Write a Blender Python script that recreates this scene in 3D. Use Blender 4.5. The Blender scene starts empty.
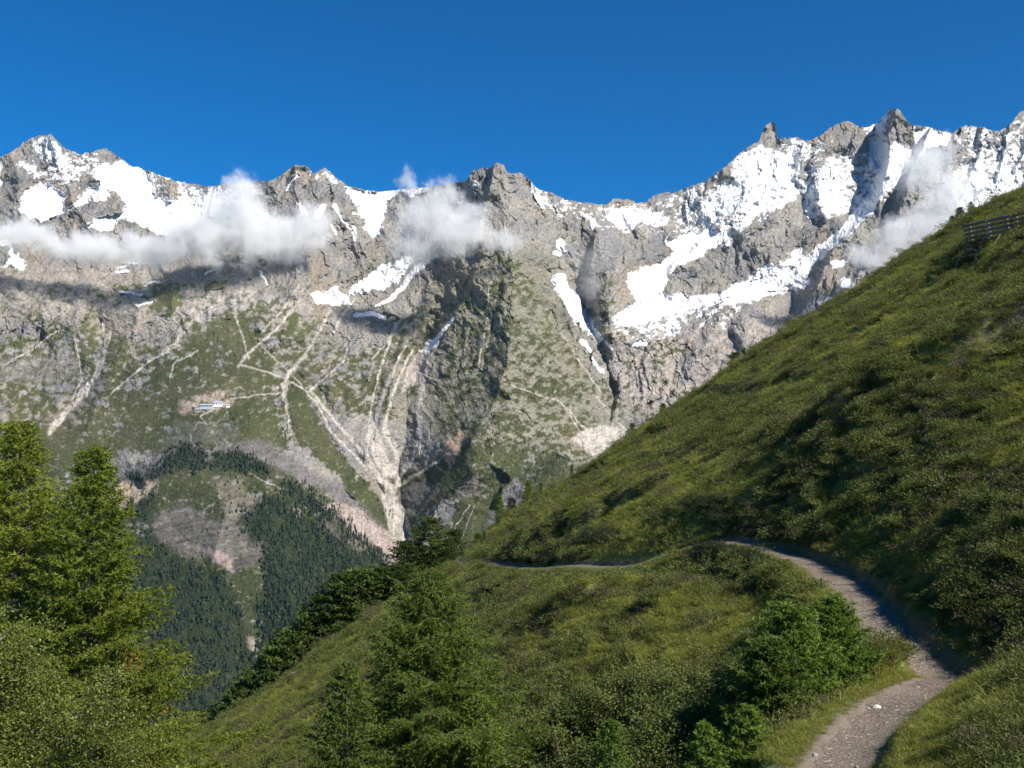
import bpy, math, random, os
import numpy as np

# ----------------------------------------------------------------- frame of reference
F = 1000.0; CX = 512.0; HY = 442.0          # focal length in pixels, principal column, horizon row
QUICK = False
def at(px, py, Y):
    return ((px - CX) / F * Y, Y, (HY - py) / F * Y)

sc = bpy.context.scene
COL = sc.collection
rs = np.random.RandomState(7)

# ----------------------------------------------------------------- numeric helpers
def sstep(a, b, x):
    t = np.clip((x - a) / (b - a), 0, 1)
    return t * t * (3 - 2 * t)

def _grad(ix, iy, seed):
    h = (ix.astype(np.int64) * 374761393 + iy.astype(np.int64) * 668265263 + seed * 1442695041) & 0xffffffff
    h = ((h ^ (h >> 13)) * 1274126177) & 0xffffffff
    h = h ^ (h >> 16)
    return _GT[h & 255]
_a = np.linspace(0, 2 * np.pi, 256, endpoint=False)
_GT = np.stack([np.cos(_a), np.sin(_a)], -1).astype(np.float32)

def pn(x, y, seed=0):
    x = np.asarray(x, np.float64); y = np.asarray(y, np.float64)
    ix = np.floor(x); iy = np.floor(y)
    fx = (x - ix).astype(np.float32); fy = (y - iy).astype(np.float32)
    ix = ix.astype(np.int64); iy = iy.astype(np.int64)
    u = fx * fx * fx * (fx * (fx * 6 - 15) + 10); v = fy * fy * fy * (fy * (fy * 6 - 15) + 10)
    def d(ox, oy):
        g = _grad(ix + ox, iy + oy, seed)
        return g[..., 0] * (fx - ox) + g[..., 1] * (fy - oy)
    a = d(0, 0); b = d(1, 0); c = d(0, 1); e = d(1, 1)
    return ((a + (b - a) * u) * (1 - v) + (c + (e - c) * u) * v) * 1.5

def fbm(x, y, octv=5, gain=.5, seed=0, ridged=False):
    s = 0; a = 1.0; n = 0
    for i in range(octv):
        p = pn(x, y, seed + i * 17)
        if ridged: p = 1 - 2 * np.abs(p)
        s = s + a * p; n += a; a *= gain
        x, y = (x * .8 - y * .6) * 2.03 + 5.2, (x * .6 + y * .8) * 2.03 + 1.3
    return s / n

def fbm_aniso(x, y, octv=5, gain=.5, seed=0, ridged=False):
    s = 0; a = 1.0; n = 0
    for i in range(octv):
        p = pn(x, y, seed + i * 17)
        if ridged: p = 1 - 2 * np.abs(p)
        s = s + a * p; n += a; a *= gain
        x = x * 2.03 + 5.2; y = y * 2.03 + 1.3
    return s / n

def facets(x, y, seed, tilt=1.0, off=.35):
    """voronoi cells, each a tilted plane: broken rock faces"""
    ix = np.floor(x).astype(np.int64); iy = np.floor(y).astype(np.int64)
    best = np.full(x.shape, 9e9); out = np.zeros(x.shape)
    for ox in (-1, 0, 1):
        for oy in (-1, 0, 1):
            g = _grad(ix + ox, iy + oy, seed); g2 = _grad(ix + ox, iy + oy, seed + 7); g3 = _grad(ix + ox, iy + oy, seed + 13)
            dx = x - (ix + ox + .5 + .45 * g[..., 0]); dy = y - (iy + oy + .5 + .45 * g[..., 1])
            d = dx * dx + dy * dy; m = d < best
            best = np.where(m, d, best); out = np.where(m, tilt * (dx * g2[..., 0] * 1.3 + dy * g2[..., 1] * .7) + off * g3[..., 0], out)
    return out

def tps_fit(pts, vals, lam=1e-3):
    P = np.asarray(pts, float); n = len(P)
    r2 = ((P[:, None] - P[None]) ** 2).sum(-1)
    K = np.where(r2 > 0, .5 * r2 * np.log(r2 + 1e-12), 0) + lam * np.eye(n)
    Q = np.c_[np.ones(n), P]
    A = np.block([[K, Q], [Q.T, np.zeros((3, 3))]])
    return P, np.linalg.solve(A, np.r_[vals, 0, 0, 0])
def tps_eval(fit, X, Y):
    P, w = fit
    out = w[-3] + w[-2] * X + w[-1] * Y
    for (a, b), c in zip(P, w[:-3]):
        r2 = (X - a) ** 2 + (Y - b) ** 2
        out = out + c * .5 * r2 * np.log(r2 + 1e-12)
    return out

def seg_dist(X, Y, line):
    best = np.full(X.shape, 1e9); side = np.zeros(X.shape); par = np.zeros(X.shape)
    acc = 0
    for (x0, y0), (x1, y1) in zip(line[:-1], line[1:]):
        dx, dy = x1 - x0, y1 - y0; L2 = dx * dx + dy * dy + 1e-9
        t = np.clip(((X - x0) * dx + (Y - y0) * dy) / L2, 0, 1)
        d = np.hypot(X - x0 - t * dx, Y - y0 - t * dy)
        m = d < best
        s = (X - x0) * dy - (Y - y0) * dx          # >0: right of the walking direction
        best = np.where(m, d, best); side = np.where(m, s, side); par = np.where(m, acc + t, par)
        acc += 1
    return best, np.sign(side), par

def inside(X, Y, poly):
    c = np.zeros(X.shape, bool); n = len(poly)
    for i in range(n):
        x0, y0 = poly[i]; x1, y1 = poly[(i + 1) % n]
        if y0 == y1: continue
        c ^= ((y0 > Y) != (y1 > Y)) & (X < (x1 - x0) * (Y - y0) / (y1 - y0) + x0)
    return c

# ----------------------------------------------------------------- object helpers
def mesh_np(name, V, Fc, mat=None, smooth=False, attrs=None, parent=None, link=True, matidx=None):
    """V (n,3); Fc (m,k) all polygons with k corners"""
    V = np.ascontiguousarray(V, np.float32); Fc = np.ascontiguousarray(Fc, np.int32)
    me = bpy.data.meshes.new(name)
    k = Fc.shape[1]; m = len(Fc)
    me.vertices.add(len(V)); me.vertices.foreach_set('co', V.ravel())
    me.loops.add(m * k); me.loops.foreach_set('vertex_index', Fc.ravel())
    me.polygons.add(m); me.polygons.foreach_set('loop_start', np.arange(0, m * k, k, dtype=np.int32))
    me.polygons.foreach_set('use_smooth', np.full(m, smooth))
    for an, arr in (attrs or {}).items():
        arr = np.asarray(arr, np.float32)
        if arr.ndim == 2:
            a = me.attributes.new(an, 'FLOAT_COLOR', 'POINT')
            if arr.shape[1] == 3: arr = np.c_[arr, np.ones(len(arr))]
            a.data.foreach_set('color', np.ascontiguousarray(arr, np.float32).ravel())
        else:
            a = me.attributes.new(an, 'FLOAT', 'POINT'); a.data.foreach_set('value', arr)
    me.update(calc_edges=True)
    for mm in (mat if isinstance(mat, (list, tuple)) else [mat]):
        if mm: me.materials.append(mm)
    if matidx is not None: me.polygons.foreach_set('material_index', np.asarray(matidx, np.int32))
    o = bpy.data.objects.new(name, me)
    if link: COL.objects.link(o)
    if parent: o.parent = parent
    return o

def tag(o, label=None, cat=None, group=None, kind=None):
    if label: o['label'] = label
    if cat: o['category'] = cat
    if group: o['group'] = group
    if kind: o['kind'] = kind
    return o

def empty(name, loc, rz=0):
    o = bpy.data.objects.new(name, None); COL.objects.link(o)
    o.location = loc; o.rotation_euler = (0, 0, rz); o.empty_display_size = .3
    return o

def copy_tree(o, loc=None, rz=None, scale=None, label=None, parent=None):
    c = o.copy(); COL.objects.link(c); c.parent = parent
    if loc is not None: c.location = loc
    if rz is not None: c.rotation_euler = (0, 0, rz)
    if scale is not None: c.scale = scale
    if label: c['label'] = label
    for ch in o.children: copy_tree(ch, parent=c)
    return c

# ----------------------------------------------------------------- materials
def mat_new(name):
    m = bpy.data.materials.new(name); m.use_nodes = True
    nt = m.node_tree; nt.nodes.clear()
    out = nt.nodes.new('ShaderNodeOutputMaterial')
    return m, nt, out
def N(nt, typ, **kw):
    n = nt.nodes.new(typ)
    for k, v in kw.items():
        if k in n.inputs: n.inputs[k].default_value = v
        else: setattr(n, k, v)
    return n
def L(nt, a, b): nt.links.new(a, b)
def mathn(nt, op, a, b=None, clamp=False):
    n = nt.nodes.new('ShaderNodeMath'); n.operation = op; n.use_clamp = clamp
    for i, v in enumerate((a, b)):
        if v is None: continue
        if isinstance(v, (int, float)): n.inputs[i].default_value = v
        else: nt.links.new(v, n.inputs[i])
    return n.outputs[0]

def leaf_mat(name, cols, trans=.3, rough=.6, noise_scale=1.2):
    """cols: three linear colours mixed by a random value per leaf clump"""
    m, nt, out = mat_new(name)
    oi = N(nt, 'ShaderNodeObjectInfo'); geo = N(nt, 'ShaderNodeNewGeometry')
    tc = N(nt, 'ShaderNodeTexCoord')
    nz = N(nt, 'ShaderNodeTexNoise', Scale=noise_scale, Detail=3.0); L(nt, tc.outputs['Object'], nz.inputs['Vector'])
    r = mathn(nt, 'ADD', mathn(nt, 'MULTIPLY', geo.outputs['Random Per Island'], .55), mathn(nt, 'MULTIPLY', nz.outputs['Fac'], .9))
    r = mathn(nt, 'ADD', r, mathn(nt, 'MULTIPLY', oi.outputs['Random'], .3))
    r = mathn(nt, 'SUBTRACT', r, .38, True)
    cr = N(nt, 'ShaderNodeValToRGB'); L(nt, r, cr.inputs['Fac'])
    e = cr.color_ramp.elements
    e[0].color = (*cols[0], 1); e[1].color = (*cols[2], 1)
    x = e.new(.5); x.color = (*cols[1], 1)
    p = N(nt, 'ShaderNodeBsdfPrincipled', Roughness=rough)
    p.inputs['Specular IOR Level'].default_value = .25
    L(nt, cr.outputs['Color'], p.inputs['Base Color'])
    t = N(nt, 'ShaderNodeBsdfTranslucent'); L(nt, cr.outputs['Color'], t.inputs['Color'])
    mx = N(nt, 'ShaderNodeMixShader'); mx.inputs[0].default_value = trans
    L(nt, p.outputs[0], mx.inputs[1]); L(nt, t.outputs[0], mx.inputs[2]); L(nt, mx.outputs[0], out.inputs['Surface'])
    return m

def plain_mat(name, col, rough=.8, var=.35, scale=6.0, metallic=0.0, bump=.0):
    m, nt, out = mat_new(name)
    tc = N(nt, 'ShaderNodeTexCoord')
    nz = N(nt, 'ShaderNodeTexNoise', Scale=scale, Detail=6.0); L(nt, tc.outputs['Object'], nz.inputs['Vector'])
    mr = N(nt, 'ShaderNodeMapRange'); mr.inputs['To Min'].default_value = 1 - var; mr.inputs['To Max'].default_value = 1 + var
    L(nt, nz.outputs['Fac'], mr.inputs['Value'])
    mv = N(nt, 'ShaderNodeVectorMath'); mv.operation = 'SCALE'; mv.inputs[0].default_value = col
    L(nt, mr.outputs[0], mv.inputs['Scale'])
    p = N(nt, 'ShaderNodeBsdfPrincipled', Roughness=rough, Metallic=metallic)
    L(nt, mv.outputs[0], p.inputs['Base Color'])
    if bump:
        b = N(nt, 'ShaderNodeBump', Strength=bump); L(nt, nz.outputs['Fac'], b.inputs['Height']); L(nt, b.outputs[0], p.inputs['Normal'])
    L(nt, p.outputs[0], out.inputs['Surface'])
    return m

def terrain_mat(name, sc1, sc2, var1, var2, bump_d, rough=.95, bump_scale=None, dark_amt=0.0):
    """colour comes from the 'albedo' attribute, varied by fine noise; 'snow' quiets the bump"""
    m, nt, out = mat_new(name)
    tc = N(nt, 'ShaderNodeTexCoord')
    at_ = N(nt, 'ShaderNodeAttribute'); at_.attribute_name = 'albedo'
    sn = N(nt, 'ShaderNodeAttribute'); sn.attribute_name = 'snow'
    def noise(s, det, rg=.6):
        n = N(nt, 'ShaderNodeTexNoise', Scale=s, Detail=det, Roughness=rg); L(nt, tc.outputs['Object'], n.inputs['Vector']); return n.outputs['Fac']
    n1 = noise(sc1, 5.0); n2 = noise(sc2, 5.0, .7)
    f = mathn(nt, 'ADD', mathn(nt, 'MULTIPLY', mathn(nt, 'SUBTRACT', n1, .5), var1 * 2), mathn(nt, 'MULTIPLY', mathn(nt, 'SUBTRACT', n2, .5), var2 * 2))
    inv = mathn(nt, 'SUBTRACT', 1.0, sn.outputs['Fac'])
    f = mathn(nt, 'ADD', 1.0, mathn(nt, 'MULTIPLY', f, inv))
    f = mathn(nt, 'MAXIMUM', f, .15)
    mv = N(nt, 'ShaderNodeVectorMath'); mv.operation = 'SCALE'; L(nt, at_.outputs['Color'], mv.inputs[0]); L(nt, f, mv.inputs['Scale'])
    p = N(nt, 'ShaderNodeBsdfPrincipled', Roughness=rough); p.inputs['Specular IOR Level'].default_value = .15
    L(nt, mv.outputs[0], p.inputs['Base Color'])
    n3 = noise(bump_scale or sc2, 6.0, .65)
    b = N(nt, 'ShaderNodeBump', Distance=bump_d); L(nt, n3, b.inputs['Height'])
    L(nt, mathn(nt, 'ADD', mathn(nt, 'MULTIPLY', inv, .85), .12), b.inputs['Strength'])
    L(nt, b.outputs[0], p.inputs['Normal'])
    L(nt, p.outputs[0], out.inputs['Surface'])
    return m

M_massif = terrain_mat('mountain_rock', .012, .06, .22, .38, 9.0, bump_scale=.035)
M_hill = terrain_mat('hill_turf', .5, 3.5, .35, .5, .10, bump_scale=3.0)
M_path = None
exec_sections = True

# ================================================================= THE MASSIF
SKY = [(-140,205),(-60,178),(0,158),(5,155),(14,150),(29,139.5),(38,136),(51,134),(60,144),(70,151),(79,154),(88,153),(105,148),(117,156),(132,166),(152,172),(176,181),
 (205,186),(225,184),(249,182),(272,180),(281,175),(294,165),(303,165),(309,168),(313,174),(320,170),(325,168),(338,179),(350,187),(376,192),(402,189),(426,187),(455,183),(467,180),
 (474,170),(484,168),(491,167),(498,162),(503,165),(508,173),(520,173),(531,181),(538,189),(549,192),(567,200),(583,202),(600,205),(610,203),(613,199),(629,199),(637,203),(646,202),(654,195),(660,193),
 (676,192),(690,187),(705,181),(716,173),(726,167),(735,157),(746,149),(753,144),(759,141.5),(763,131),(765,126),(769.5,122),(775,122.5),(776.5,130),(777.5,139),(786,138),(797,137),(804,140),(812,140),
 (824,133),(831,127),(844,121),(850,121.5),(853,122.5),(859,127),(866,127),(878,122.5),(885,115),(889,110),(895,108.7),(899,109.5),(901,112),(905,118),(910,124),(929,127),(951,133),(957,130),(964,125.4),(982,127),(990,130),
 (998,131),(1005,129),(1012.6,122),(1020,112),(1024,110),(1032,116),(1060,140),(1164,190)]
DC = [(-140,800,3300),(100,800,3300),(250,800,3300),(400,800,3600),(600,800,4000),(800,800,4500),(1160,800,5000),
 (-140,700,3600),(100,700,3600),(250,700,3560),(350,700,3850),(600,700,4300),(-100,620,3950),(150,620,3900),(250,620,3850),(330,620,3950),(420,620,4300),
 (-100,540,4300),(130,540,4250),(210,540,4150),(300,540,4280),(400,540,4600),(470,540,4600),(560,540,4800),(800,540,5300),(1160,540,5500),
 (-100,470,4800),(60,470,4750),(195,470,4500),(300,470,4600),(360,470,4800),(400,470,4950),(480,470,4750),(560,470,4950),(610,470,5200),
 (-100,405,5300),(60,405,5350),(210,405,4880),(300,405,5150),(390,405,5300),(490,405,5050),(560,405,5250),(620,405,5700),(800,405,5800),(1160,405,6000),
 (-100,340,5700),(100,340,5750),(200,340,5500),(300,340,5600),(400,340,5850),(440,340,5800),(500,340,5450),(590,340,5950),(650,340,6350),(740,340,6350),(800,340,6350),(1160,340,6500),
 (-100,280,6150),(60,280,6250),(170,280,6250),(300,280,6050),(370,280,6700),(430,280,6350),(510,280,5900),(570,280,6400),(610,280,6450),(660,280,7150),(730,280,7100),(820,280,6850),(900,280,7000),(1160,280,7100),
 (-100,220,7000),(60,220,7000),(180,220,7000),(300,220,6650),(380,220,7250),(440,220,6800),(500,220,6350),(560,220,7000),(620,220,7300),(740,220,7550),(860,220,7450),(950,220,7600),(1160,220,7600),
 (-140,200,7500),(50,134,7700),(190,183,7500),(310,168,7200),(380,190,7700),(498,162,6750),(567,200,7450),(620,200,7700),(700,182,7950),(769,140,8250),(895,109,8350),(1020,112,8450),(1160,190,8450)]
CREASE = [ # polyline, amplitude (negative = towards the viewer: a ridge), width px
 ([(498,162),(500,190),(505,220),(514,260),(516,310),(508,360),(497,400),(470,440)], -150, 26),
 ([(503,278),(497,305),(488,340),(482,372)], 22, 3.0),
 ([(418,345),(415,380),(410,410),(402,470),(405,520),(410,570)], 110, 16),
 ([(895,109),(890,140),(888,180),(876,215),(855,243),(830,270),(812,300),(798,330),(780,345)], -150, 22),
 ([(915,160),(905,200),(890,240),(868,268),(850,300)], -120, 18),
 ([(556,235),(565,262),(578,290),(590,315),(598,340),(612,385),(610,420)], 70, 9),
 ([(600,215),(600,250),(606,290),(618,345)], -110, 14),
 ([(777,139),(790,170),(800,215),(795,245)], 60, 10),
 ([(760,200),(745,240),(740,270)], -70, 22), ([(640,205),(636,240),(640,265)], -70, 14), ([(700,190),(690,225)], -50, 12),
 ([(51,134),(56,165),(72,195),(96,232)], -90, 12), ([(10,155),(20,185),(25,230)], -80, 12),
 ([(102,180),(100,200),(92,220)], -60, 9), ([(102,180),(115,200),(127,212)], -50, 8), ([(150,175),(170,200),(180,230)], -50, 14),
 ([(296,166),(300,210),(310,250),(292,290),(262,330)], -110, 18),
 ([(325,168),(342,215),(358,255),(368,290)], -110, 15),
 ([(103,325),(103,360),(90,390),(60,425)], 45, 8), ([(40,300),(20,350),(-20,400)], -60, 20), ([(140,310),(110,370),(90,430)], -55, 22),
 ([(330,320),(300,360),(285,400),(293,440)], 50, 8), ([(275,340),(255,380),(250,430)], -45, 18), ([(330,360),(325,400),(350,440)], -40, 12),
 ([(345,340),(315,385),(350,440),(390,500),(405,535)], 60, 9), ([(400,330),(385,370),(372,420)], 35, 6), ([(430,300),(400,350),(388,400),(378,440)], -50, 10),
 ([(160,265),(175,285),(172,305)], -60, 9),
 ([(210,400),(197,440),(180,446),(140,476),(100,500)], -18, 16),
 ([(197,440),(240,450),(290,478),(340,520),(400,565)], -20, 16),
 ([(170,520),(200,560),(240,640),(262,700)], 22, 24), ([(225,500),(215,560)], -25, 14),
 ([(268,480),(262,540),(290,600),(300,660)], -45, 24),
 ([(330,510),(350,560),(340,620)], -60, 18),
 ([(560,455),(530,480),(508,510),(498,545)], -80, 9),
 ([(470,470),(440,500),(425,530),(420,560)], -70, 8), ([(650,330),(660,370),(690,400)], -60, 14), ([(720,320),(700,360)], -50, 12),
]
# one-sided drops: the surface left of the line (walking down) falls back by amp within w1 px and recovers over w2 px
STEPS = [
 ([(498,164),(488,190),(480,215),(478,240),(482,262),(474,285),(455,308),(440,335),(428,362),(421,388)], 165, 7, 20),
 ([(470,262),(448,282),(430,300),(412,318)], 95, 6, 20), ([(452,300),(440,322),(430,345)], 70, 4, 9),
 ([(600,225),(590,255),(588,280),(598,305),(610,335)], 150, 5, 24),
 ([(614,375),(617,392),(612,420)], 80, 4, 12),
 ([(895,109),(889,135),(887,165),(877,200),(855,228),(832,252),(812,282),(800,312),(782,345)], 430, 11, 50),
 ([(915,165),(903,200),(890,232),(868,262),(850,295)], 260, 8, 38), ([(868,262),(842,284),(820,306),(800,336)], 190, 9, 24), ([(835,255),(812,285),(792,318),(770,350)], 170, 10, 26), ([(930,210),(910,240),(888,262)], 120, 6, 18),
 ([(1012,122),(1003,150),(996,190)], 130, 5, 18), ([(984,127),(976,160),(966,195)], 130, 5, 18), ([(958,132),(948,160),(940,190)], 120, 5, 18), ([(1030,118),(1022,150),(1012,180)],120,5,16),
 ([(858,127),(850,150),(840,172)], 90, 5, 16), ([(829,130),(815,155),(803,180)], 90, 5, 16), ([(885,140),(872,160),(858,185)], 80, 4, 12), ([(806,140),(796,165),(790,190)], 60, 4, 14),
 ([(722,230),(695,247),(674,268),(667,290)], 110, 5, 24), ([(690,185),(684,205),(690,230)], 60, 4, 16), ([(655,196),(640,225),(645,262)], 60, 4, 18),
 ([(318,170),(308,195),(300,225)], 90, 6, 20), ([(345,190),(352,225),(368,262)], 70, 5, 18), ([(48,136),(44,160),(50,180)], 60, 5, 16), ([(104,182),(88,208),(80,225)], 60, 4, 16),
 ([(515,398),(500,412),(478,435),(462,458)], 80, 5, 16), ([(512,478),(500,495),(492,515)], 70, 4, 12), ([(445,475),(425,500),(412,520)], 60, 4, 12), ([(150,483),(128,505),(118,520)], 70, 5, 16),
 ([(500,160),(505,185),(512,215)], 60, 5, 16), ([(530,200),(545,250),(560,300),(585,360)], 50, 6, 24), ([(300,300),(285,320),(280,345)], 50, 5, 14), ([(60,340),(40,370),(10,385)], 45, 5, 14),
 ([(640,232),(625,250),(618,270)], 70, 5, 16), ([(650,350),(640,372),(642,395)], 60, 5, 14), ([(700,345),(690,365),(695,385)], 60, 5, 14), ([(745,310),(735,330),(740,350)], 60, 5, 14),
]
def profile_sky(px):
    a = np.array(SKY, float); y = np.interp(px, a[:, 0], a[:, 1])
    rough = np.where((px > 376) & (px < 455) | (px > 912) & (px < 950) | (px > 225) & (px < 272), .25, 1.0)
    j = fbm_aniso(px / 5.0, px * 0 + .3, 4, .6, 5) * 2.6 - np.abs(pn(px / 3.1, px * 0 + 9.2, 77)) * 1.6
    return y + j * rough + .4

def build_massif():
    ncol, nrow = (1760, 820) if not QUICK else (900, 420)
    px = np.linspace(-140, 1164, ncol); t = np.linspace(0, 1, nrow)
    sky = profile_sky(px)
    kk = np.exp(-(np.arange(-90, 91) / 32.0) ** 2); kk /= kk.sum(); ss = np.convolve(np.pad(sky, 90, mode='edge'), kk, 'valid')
    PX = np.repeat(px[None], nrow, 0); PY = 800 + t[:, None] * (ss[None] - 800) + (sky - ss)[None] * (t[:, None] ** 24)
    # horizontal wobble of the sampling for natural features
    wx = fbm(PX / 60, PY / 60, 4, .5, 11); wy = fbm(PX / 60, PY / 60, 4, .5, 31)
    wsx = fbm(PX / 9, PY / 9, 4, .6, 51); wsy = fbm(PX / 9, PY / 9, 4, .6, 71)
    fit = tps_fit([(a / 100, b / 100) for a, b, c in DC], [c / 1000 for a, b, c in DC], 2e-3)
    D = tps_eval(fit, PX / 100, PY / 100) * 1000
    WX = PX + wx * 8 + wsx * 2.0; WY = PY + wy * 8 + wsy * 2.0
    for line, amp, w in CREASE:
        xs = [p[0] for p in line]; ys = [p[1] for p in line]; m = w * 5
        c0, c1 = np.searchsorted(px, [min(xs) - m, max(xs) + m])
        d, s, par = seg_dist(WX[:, c0:c1], WY[:, c0:c1], line)
        D[:, c0:c1] += 1.5 * amp * np.exp(-d / w)
    for line, amp, w1, w2 in STEPS:
        xs = [p[0] for p in line]; m = w2 * 4
        c0, c1 = np.searchsorted(px, [min(xs) - m, max(xs) + m])
        d, s, par = seg_dist(WX[:, c0:c1], WY[:, c0:c1], line)
        e = np.clip(par / (len(line) - 1), 0, 1); fade = sstep(-.001, .18, e) * sstep(1.001, .82, e)
        if line[0][1] < 170: fade = sstep(1.001, .82, e)
        D[:, c0:c1] += np.where(s < 0, 2.1 * amp * (1 - np.exp(-d / (1.2 * w1))) * np.exp(-d / w2), 0) * fade
    # ruggedness: 1 on rock faces, small on meadows and glaciers
    def poly(pts, soft=2.0, warp=1.0):
        X = PX + (wx * 6 + wsx * 4) * warp; Y = PY + (wy * 6 + wsy * 4) * warp
        xs = [p[0] for p in pts]; ys = [p[1] for p in pts]; mg = 16 + soft * 2
        out = np.zeros(PX.shape)
        c0, c1 = np.searchsorted(px, [min(xs) - mg, max(xs) + mg])
        Xs, Ys = X[:, c0:c1], Y[:, c0:c1]
        rr = np.where(((PY[:, c0:c1] > min(ys) - mg) & (PY[:, c0:c1] < max(ys) + mg)).any(1))[0]
        if len(rr) == 0 or c1 <= c0: return out
        r0, r1 = rr[0], rr[-1] + 1
        Xs, Ys = Xs[r0:r1], Ys[r0:r1]
        d, _, _ = seg_dist(Xs, Ys, list(pts) + [pts[0]])
        sd = np.where(inside(Xs, Ys, pts), d, -d)
        out[r0:r1, c0:c1] = sstep(-soft, soft, sd)
        return out
    def line(pts, w0, w1=None, soft=.35, warp=.6):
        warp = warp * .6
        w1 = w0 if w1 is None else w1
        X = PX + (wx * 6 + wsx * 4) * warp; Y = PY + (wy * 6 + wsy * 4) * warp
        xs = [p[0] for p in pts]; mg = max(w0, w1) * 2 + 10
        c0, c1 = np.searchsorted(px, [min(xs) - mg, max(xs) + mg])
        out = np.zeros(PX.shape)
        d, s, par = seg_dist(X[:, c0:c1], Y[:, c0:c1], pts)
        w = w0 + (w1 - w0) * par / (len(pts) - 1)
        out[:, c0:c1] = sstep(w * (1 + soft), w * (1 - soft), d)
        return out
    meadow = np.zeros(PX.shape)
    def G(pts, den, soft=12): 
        nonlocal meadow; meadow = np.maximum(meadow, den * poly(pts, soft))
    G([(-160,345),(40,330),(90,322),(150,345),(200,318),(260,300),(300,310),(330,345),(400,350),(395,425),(372,420),(330,410),(300,450),(200,450),(100,450),(-160,470)], .56, 10)
    G([(-160,440),(100,420),(160,360),(200,345),(290,350),(275,395),(290,450),(270,470),(130,450),(60,480),(-160,500)], .80, 8)
    G([(300,365),(285,395),(295,440),(330,470),(400,560),(420,545),(380,500),(335,440),(308,400)], .92, 4)
    G([(-160,470),(120,470),(185,440),(260,450),(330,500),(420,600),(420,800),(-160,800)], .80, 10)
    G([(380,480),(460,450),(520,440),(600,470),(640,480),(640,800),(420,800),(400,560)], .78, 8)
    G([(505,235),(540,290),(590,370),(600,430),(640,470),(560,500),(460,520),(440,450),(430,420),(440,350),(480,290)], .50, 12)
    G([(415,300),(470,300),(440,350),(420,400),(390,400),(380,340)], .50, 6)
    G([(400,490),(430,470),(470,440),(480,450),(455,480),(425,510),(405,515)], .98, 3)
    G([(520,480),(560,460),(600,470),(640,500),(560,520)], .9, 4)
    G([(470,500),(500,495),(480,560),(430,580),(440,550)], .97, 3)
    G([(150,285),(172,283),(186,292),(184,306),(168,318),(150,310)], .80, 9)
    G([(202,283),(228,280),(225,288),(206,292)], .9, 2)
    G([(210,325),(262,300),(320,320),(300,350),(262,345),(230,350)], .62, 6)
    G([(180,318),(250,318),(262,352),(240,362),(190,350)], .85, 5)
    G([(600,240),(612,280),(612,330),(600,320),(595,270)], .45, 5)
    G([(560,200),(640,320),(700,340),(700,460),(620,440),(600,400)], .28, 10)
    G([(0,285),(120,280),(260,290),(250,310),(100,325),(0,330)], .30, 8)
    # ---------------- relief
    X2 = PX + wx * 22; Y2 = PY + wy * 22
    rid = fbm_aniso(X2 / 34, Y2 / 62, 7, .47, 3, True)
    rid2 = fbm(X2 / 22, Y2 / 26, 6, .55, 91)
    diag = fbm_aniso((X2 * .82 + Y2 * .57) / 16, (-X2 * .57 + Y2 * .82) / 60, 6, .55, 131, True)
    diag2 = fbm_aniso((X2 * .82 - Y2 * .57) / 16, (X2 * .57 + Y2 * .82) / 60, 6, .55, 171, True)
    pyr = poly([(498,150),(430,300),(400,420),(480,470),(620,430),(560,280)], 20)
    big = fbm_aniso(X2 / 78 + .35 * wsx * .3, Y2 / 130, 3, .55, 1003, True) + .8 * fbm_aniso((X2 + .5 * Y2) / 60, (Y2 - .3 * X2) / 95, 3, .5, 1043, True)
    rel = rid * .36 + rid2 * .16 + (diag * (1 - pyr) + diag2 * pyr) * .40 + big * 1.5
    rel = rel - rel.mean()
    rug = 1 - .74 * sstep(.28, .82, meadow)
    bench0 = poly([(-160,270),(60,262),(140,262),(300,280),(330,310),(300,330),(230,318),(170,330),(60,320),(-160,330)], 14); rug = rug * (1 - .55 * bench0)
    hi = sstep(420, 300, PY)
    # ---------------- snow
    snow = np.zeros(PX.shape)
    def S(pts, den=1.2, soft=2.5):
        nonlocal snow; snow = np.maximum(snow, den * poly(pts, soft, 1.35))
    S([(23,198),(35,188),(50,185),(64,192),(68,207),(55,216),(40,222),(22,213)], 1.3, 1.5)
    S([(93,160),(112,160),(135,165),(150,180),(155,195),(185,205),(200,210),(200,226),(160,235),(140,227),(127,222),(105,233),(84,224),(95,218),(120,215),(128,207),(114,193),(102,183),(95,175)], 1.15, 2)
    S([(76,200),(98,182),(102,184),(94,196),(82,206),(70,208)], 1.1, 1.5)
    S([(95,190),(103,184),(112,195),(104,203),(94,200)], 1.1, 1.5)
    S([(26,148),(38,137),(52,134),(62,150),(80,165),(85,190),(60,185),(40,182),(14,168),(20,165),(34,165),(32,150)], .54)
    S([(40,137),(52,136),(62,150),(66,162),(45,165),(32,150)], .80)
    S([(14,168),(28,166),(40,178),(36,184),(24,176)], 1.0)
    S([(62,148),(100,150),(95,175),(75,180)], .42)
    S([(145,172),(170,178),(205,188),(220,190),(260,182),(262,200),(200,215),(185,205),(155,195)], .46)
    S([(150,172),(165,174),(175,182),(166,180)], 1.1, 1)
    S([(0,237),(18,240),(10,246),(-10,244)], 1.1, 1.2); S([(57,247),(75,249),(88,252),(80,253),(66,252)], 1.1, 1)
    S([(8,255),(25,262),(12,268),(-3,268)], .75, 2); S([(12,245),(17,258),(22,268),(16,268),(8,252)], .9, 1.2); S([(118,266),(130,264),(124,268)], 1.1, .8)
    for q in [((125,262),(140,263)), ((116,271),(128,270)), ((145,285),(160,282)), ((136,305),(152,302)), ((205,275),(214,270)), ((120,292),(142,294)), ((258,272),(263,283))]:
        snow = np.maximum(snow, 1.1 * line(q, 1.3, 1.0, warp=1.1))
    S([(346,186),(376,191),(400,189),(397,196),(386,202),(384,215),(384,224),(374,236),(364,230),(367,222),(357,214),(362,205),(352,195)], 1.5, 1.2)
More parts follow.
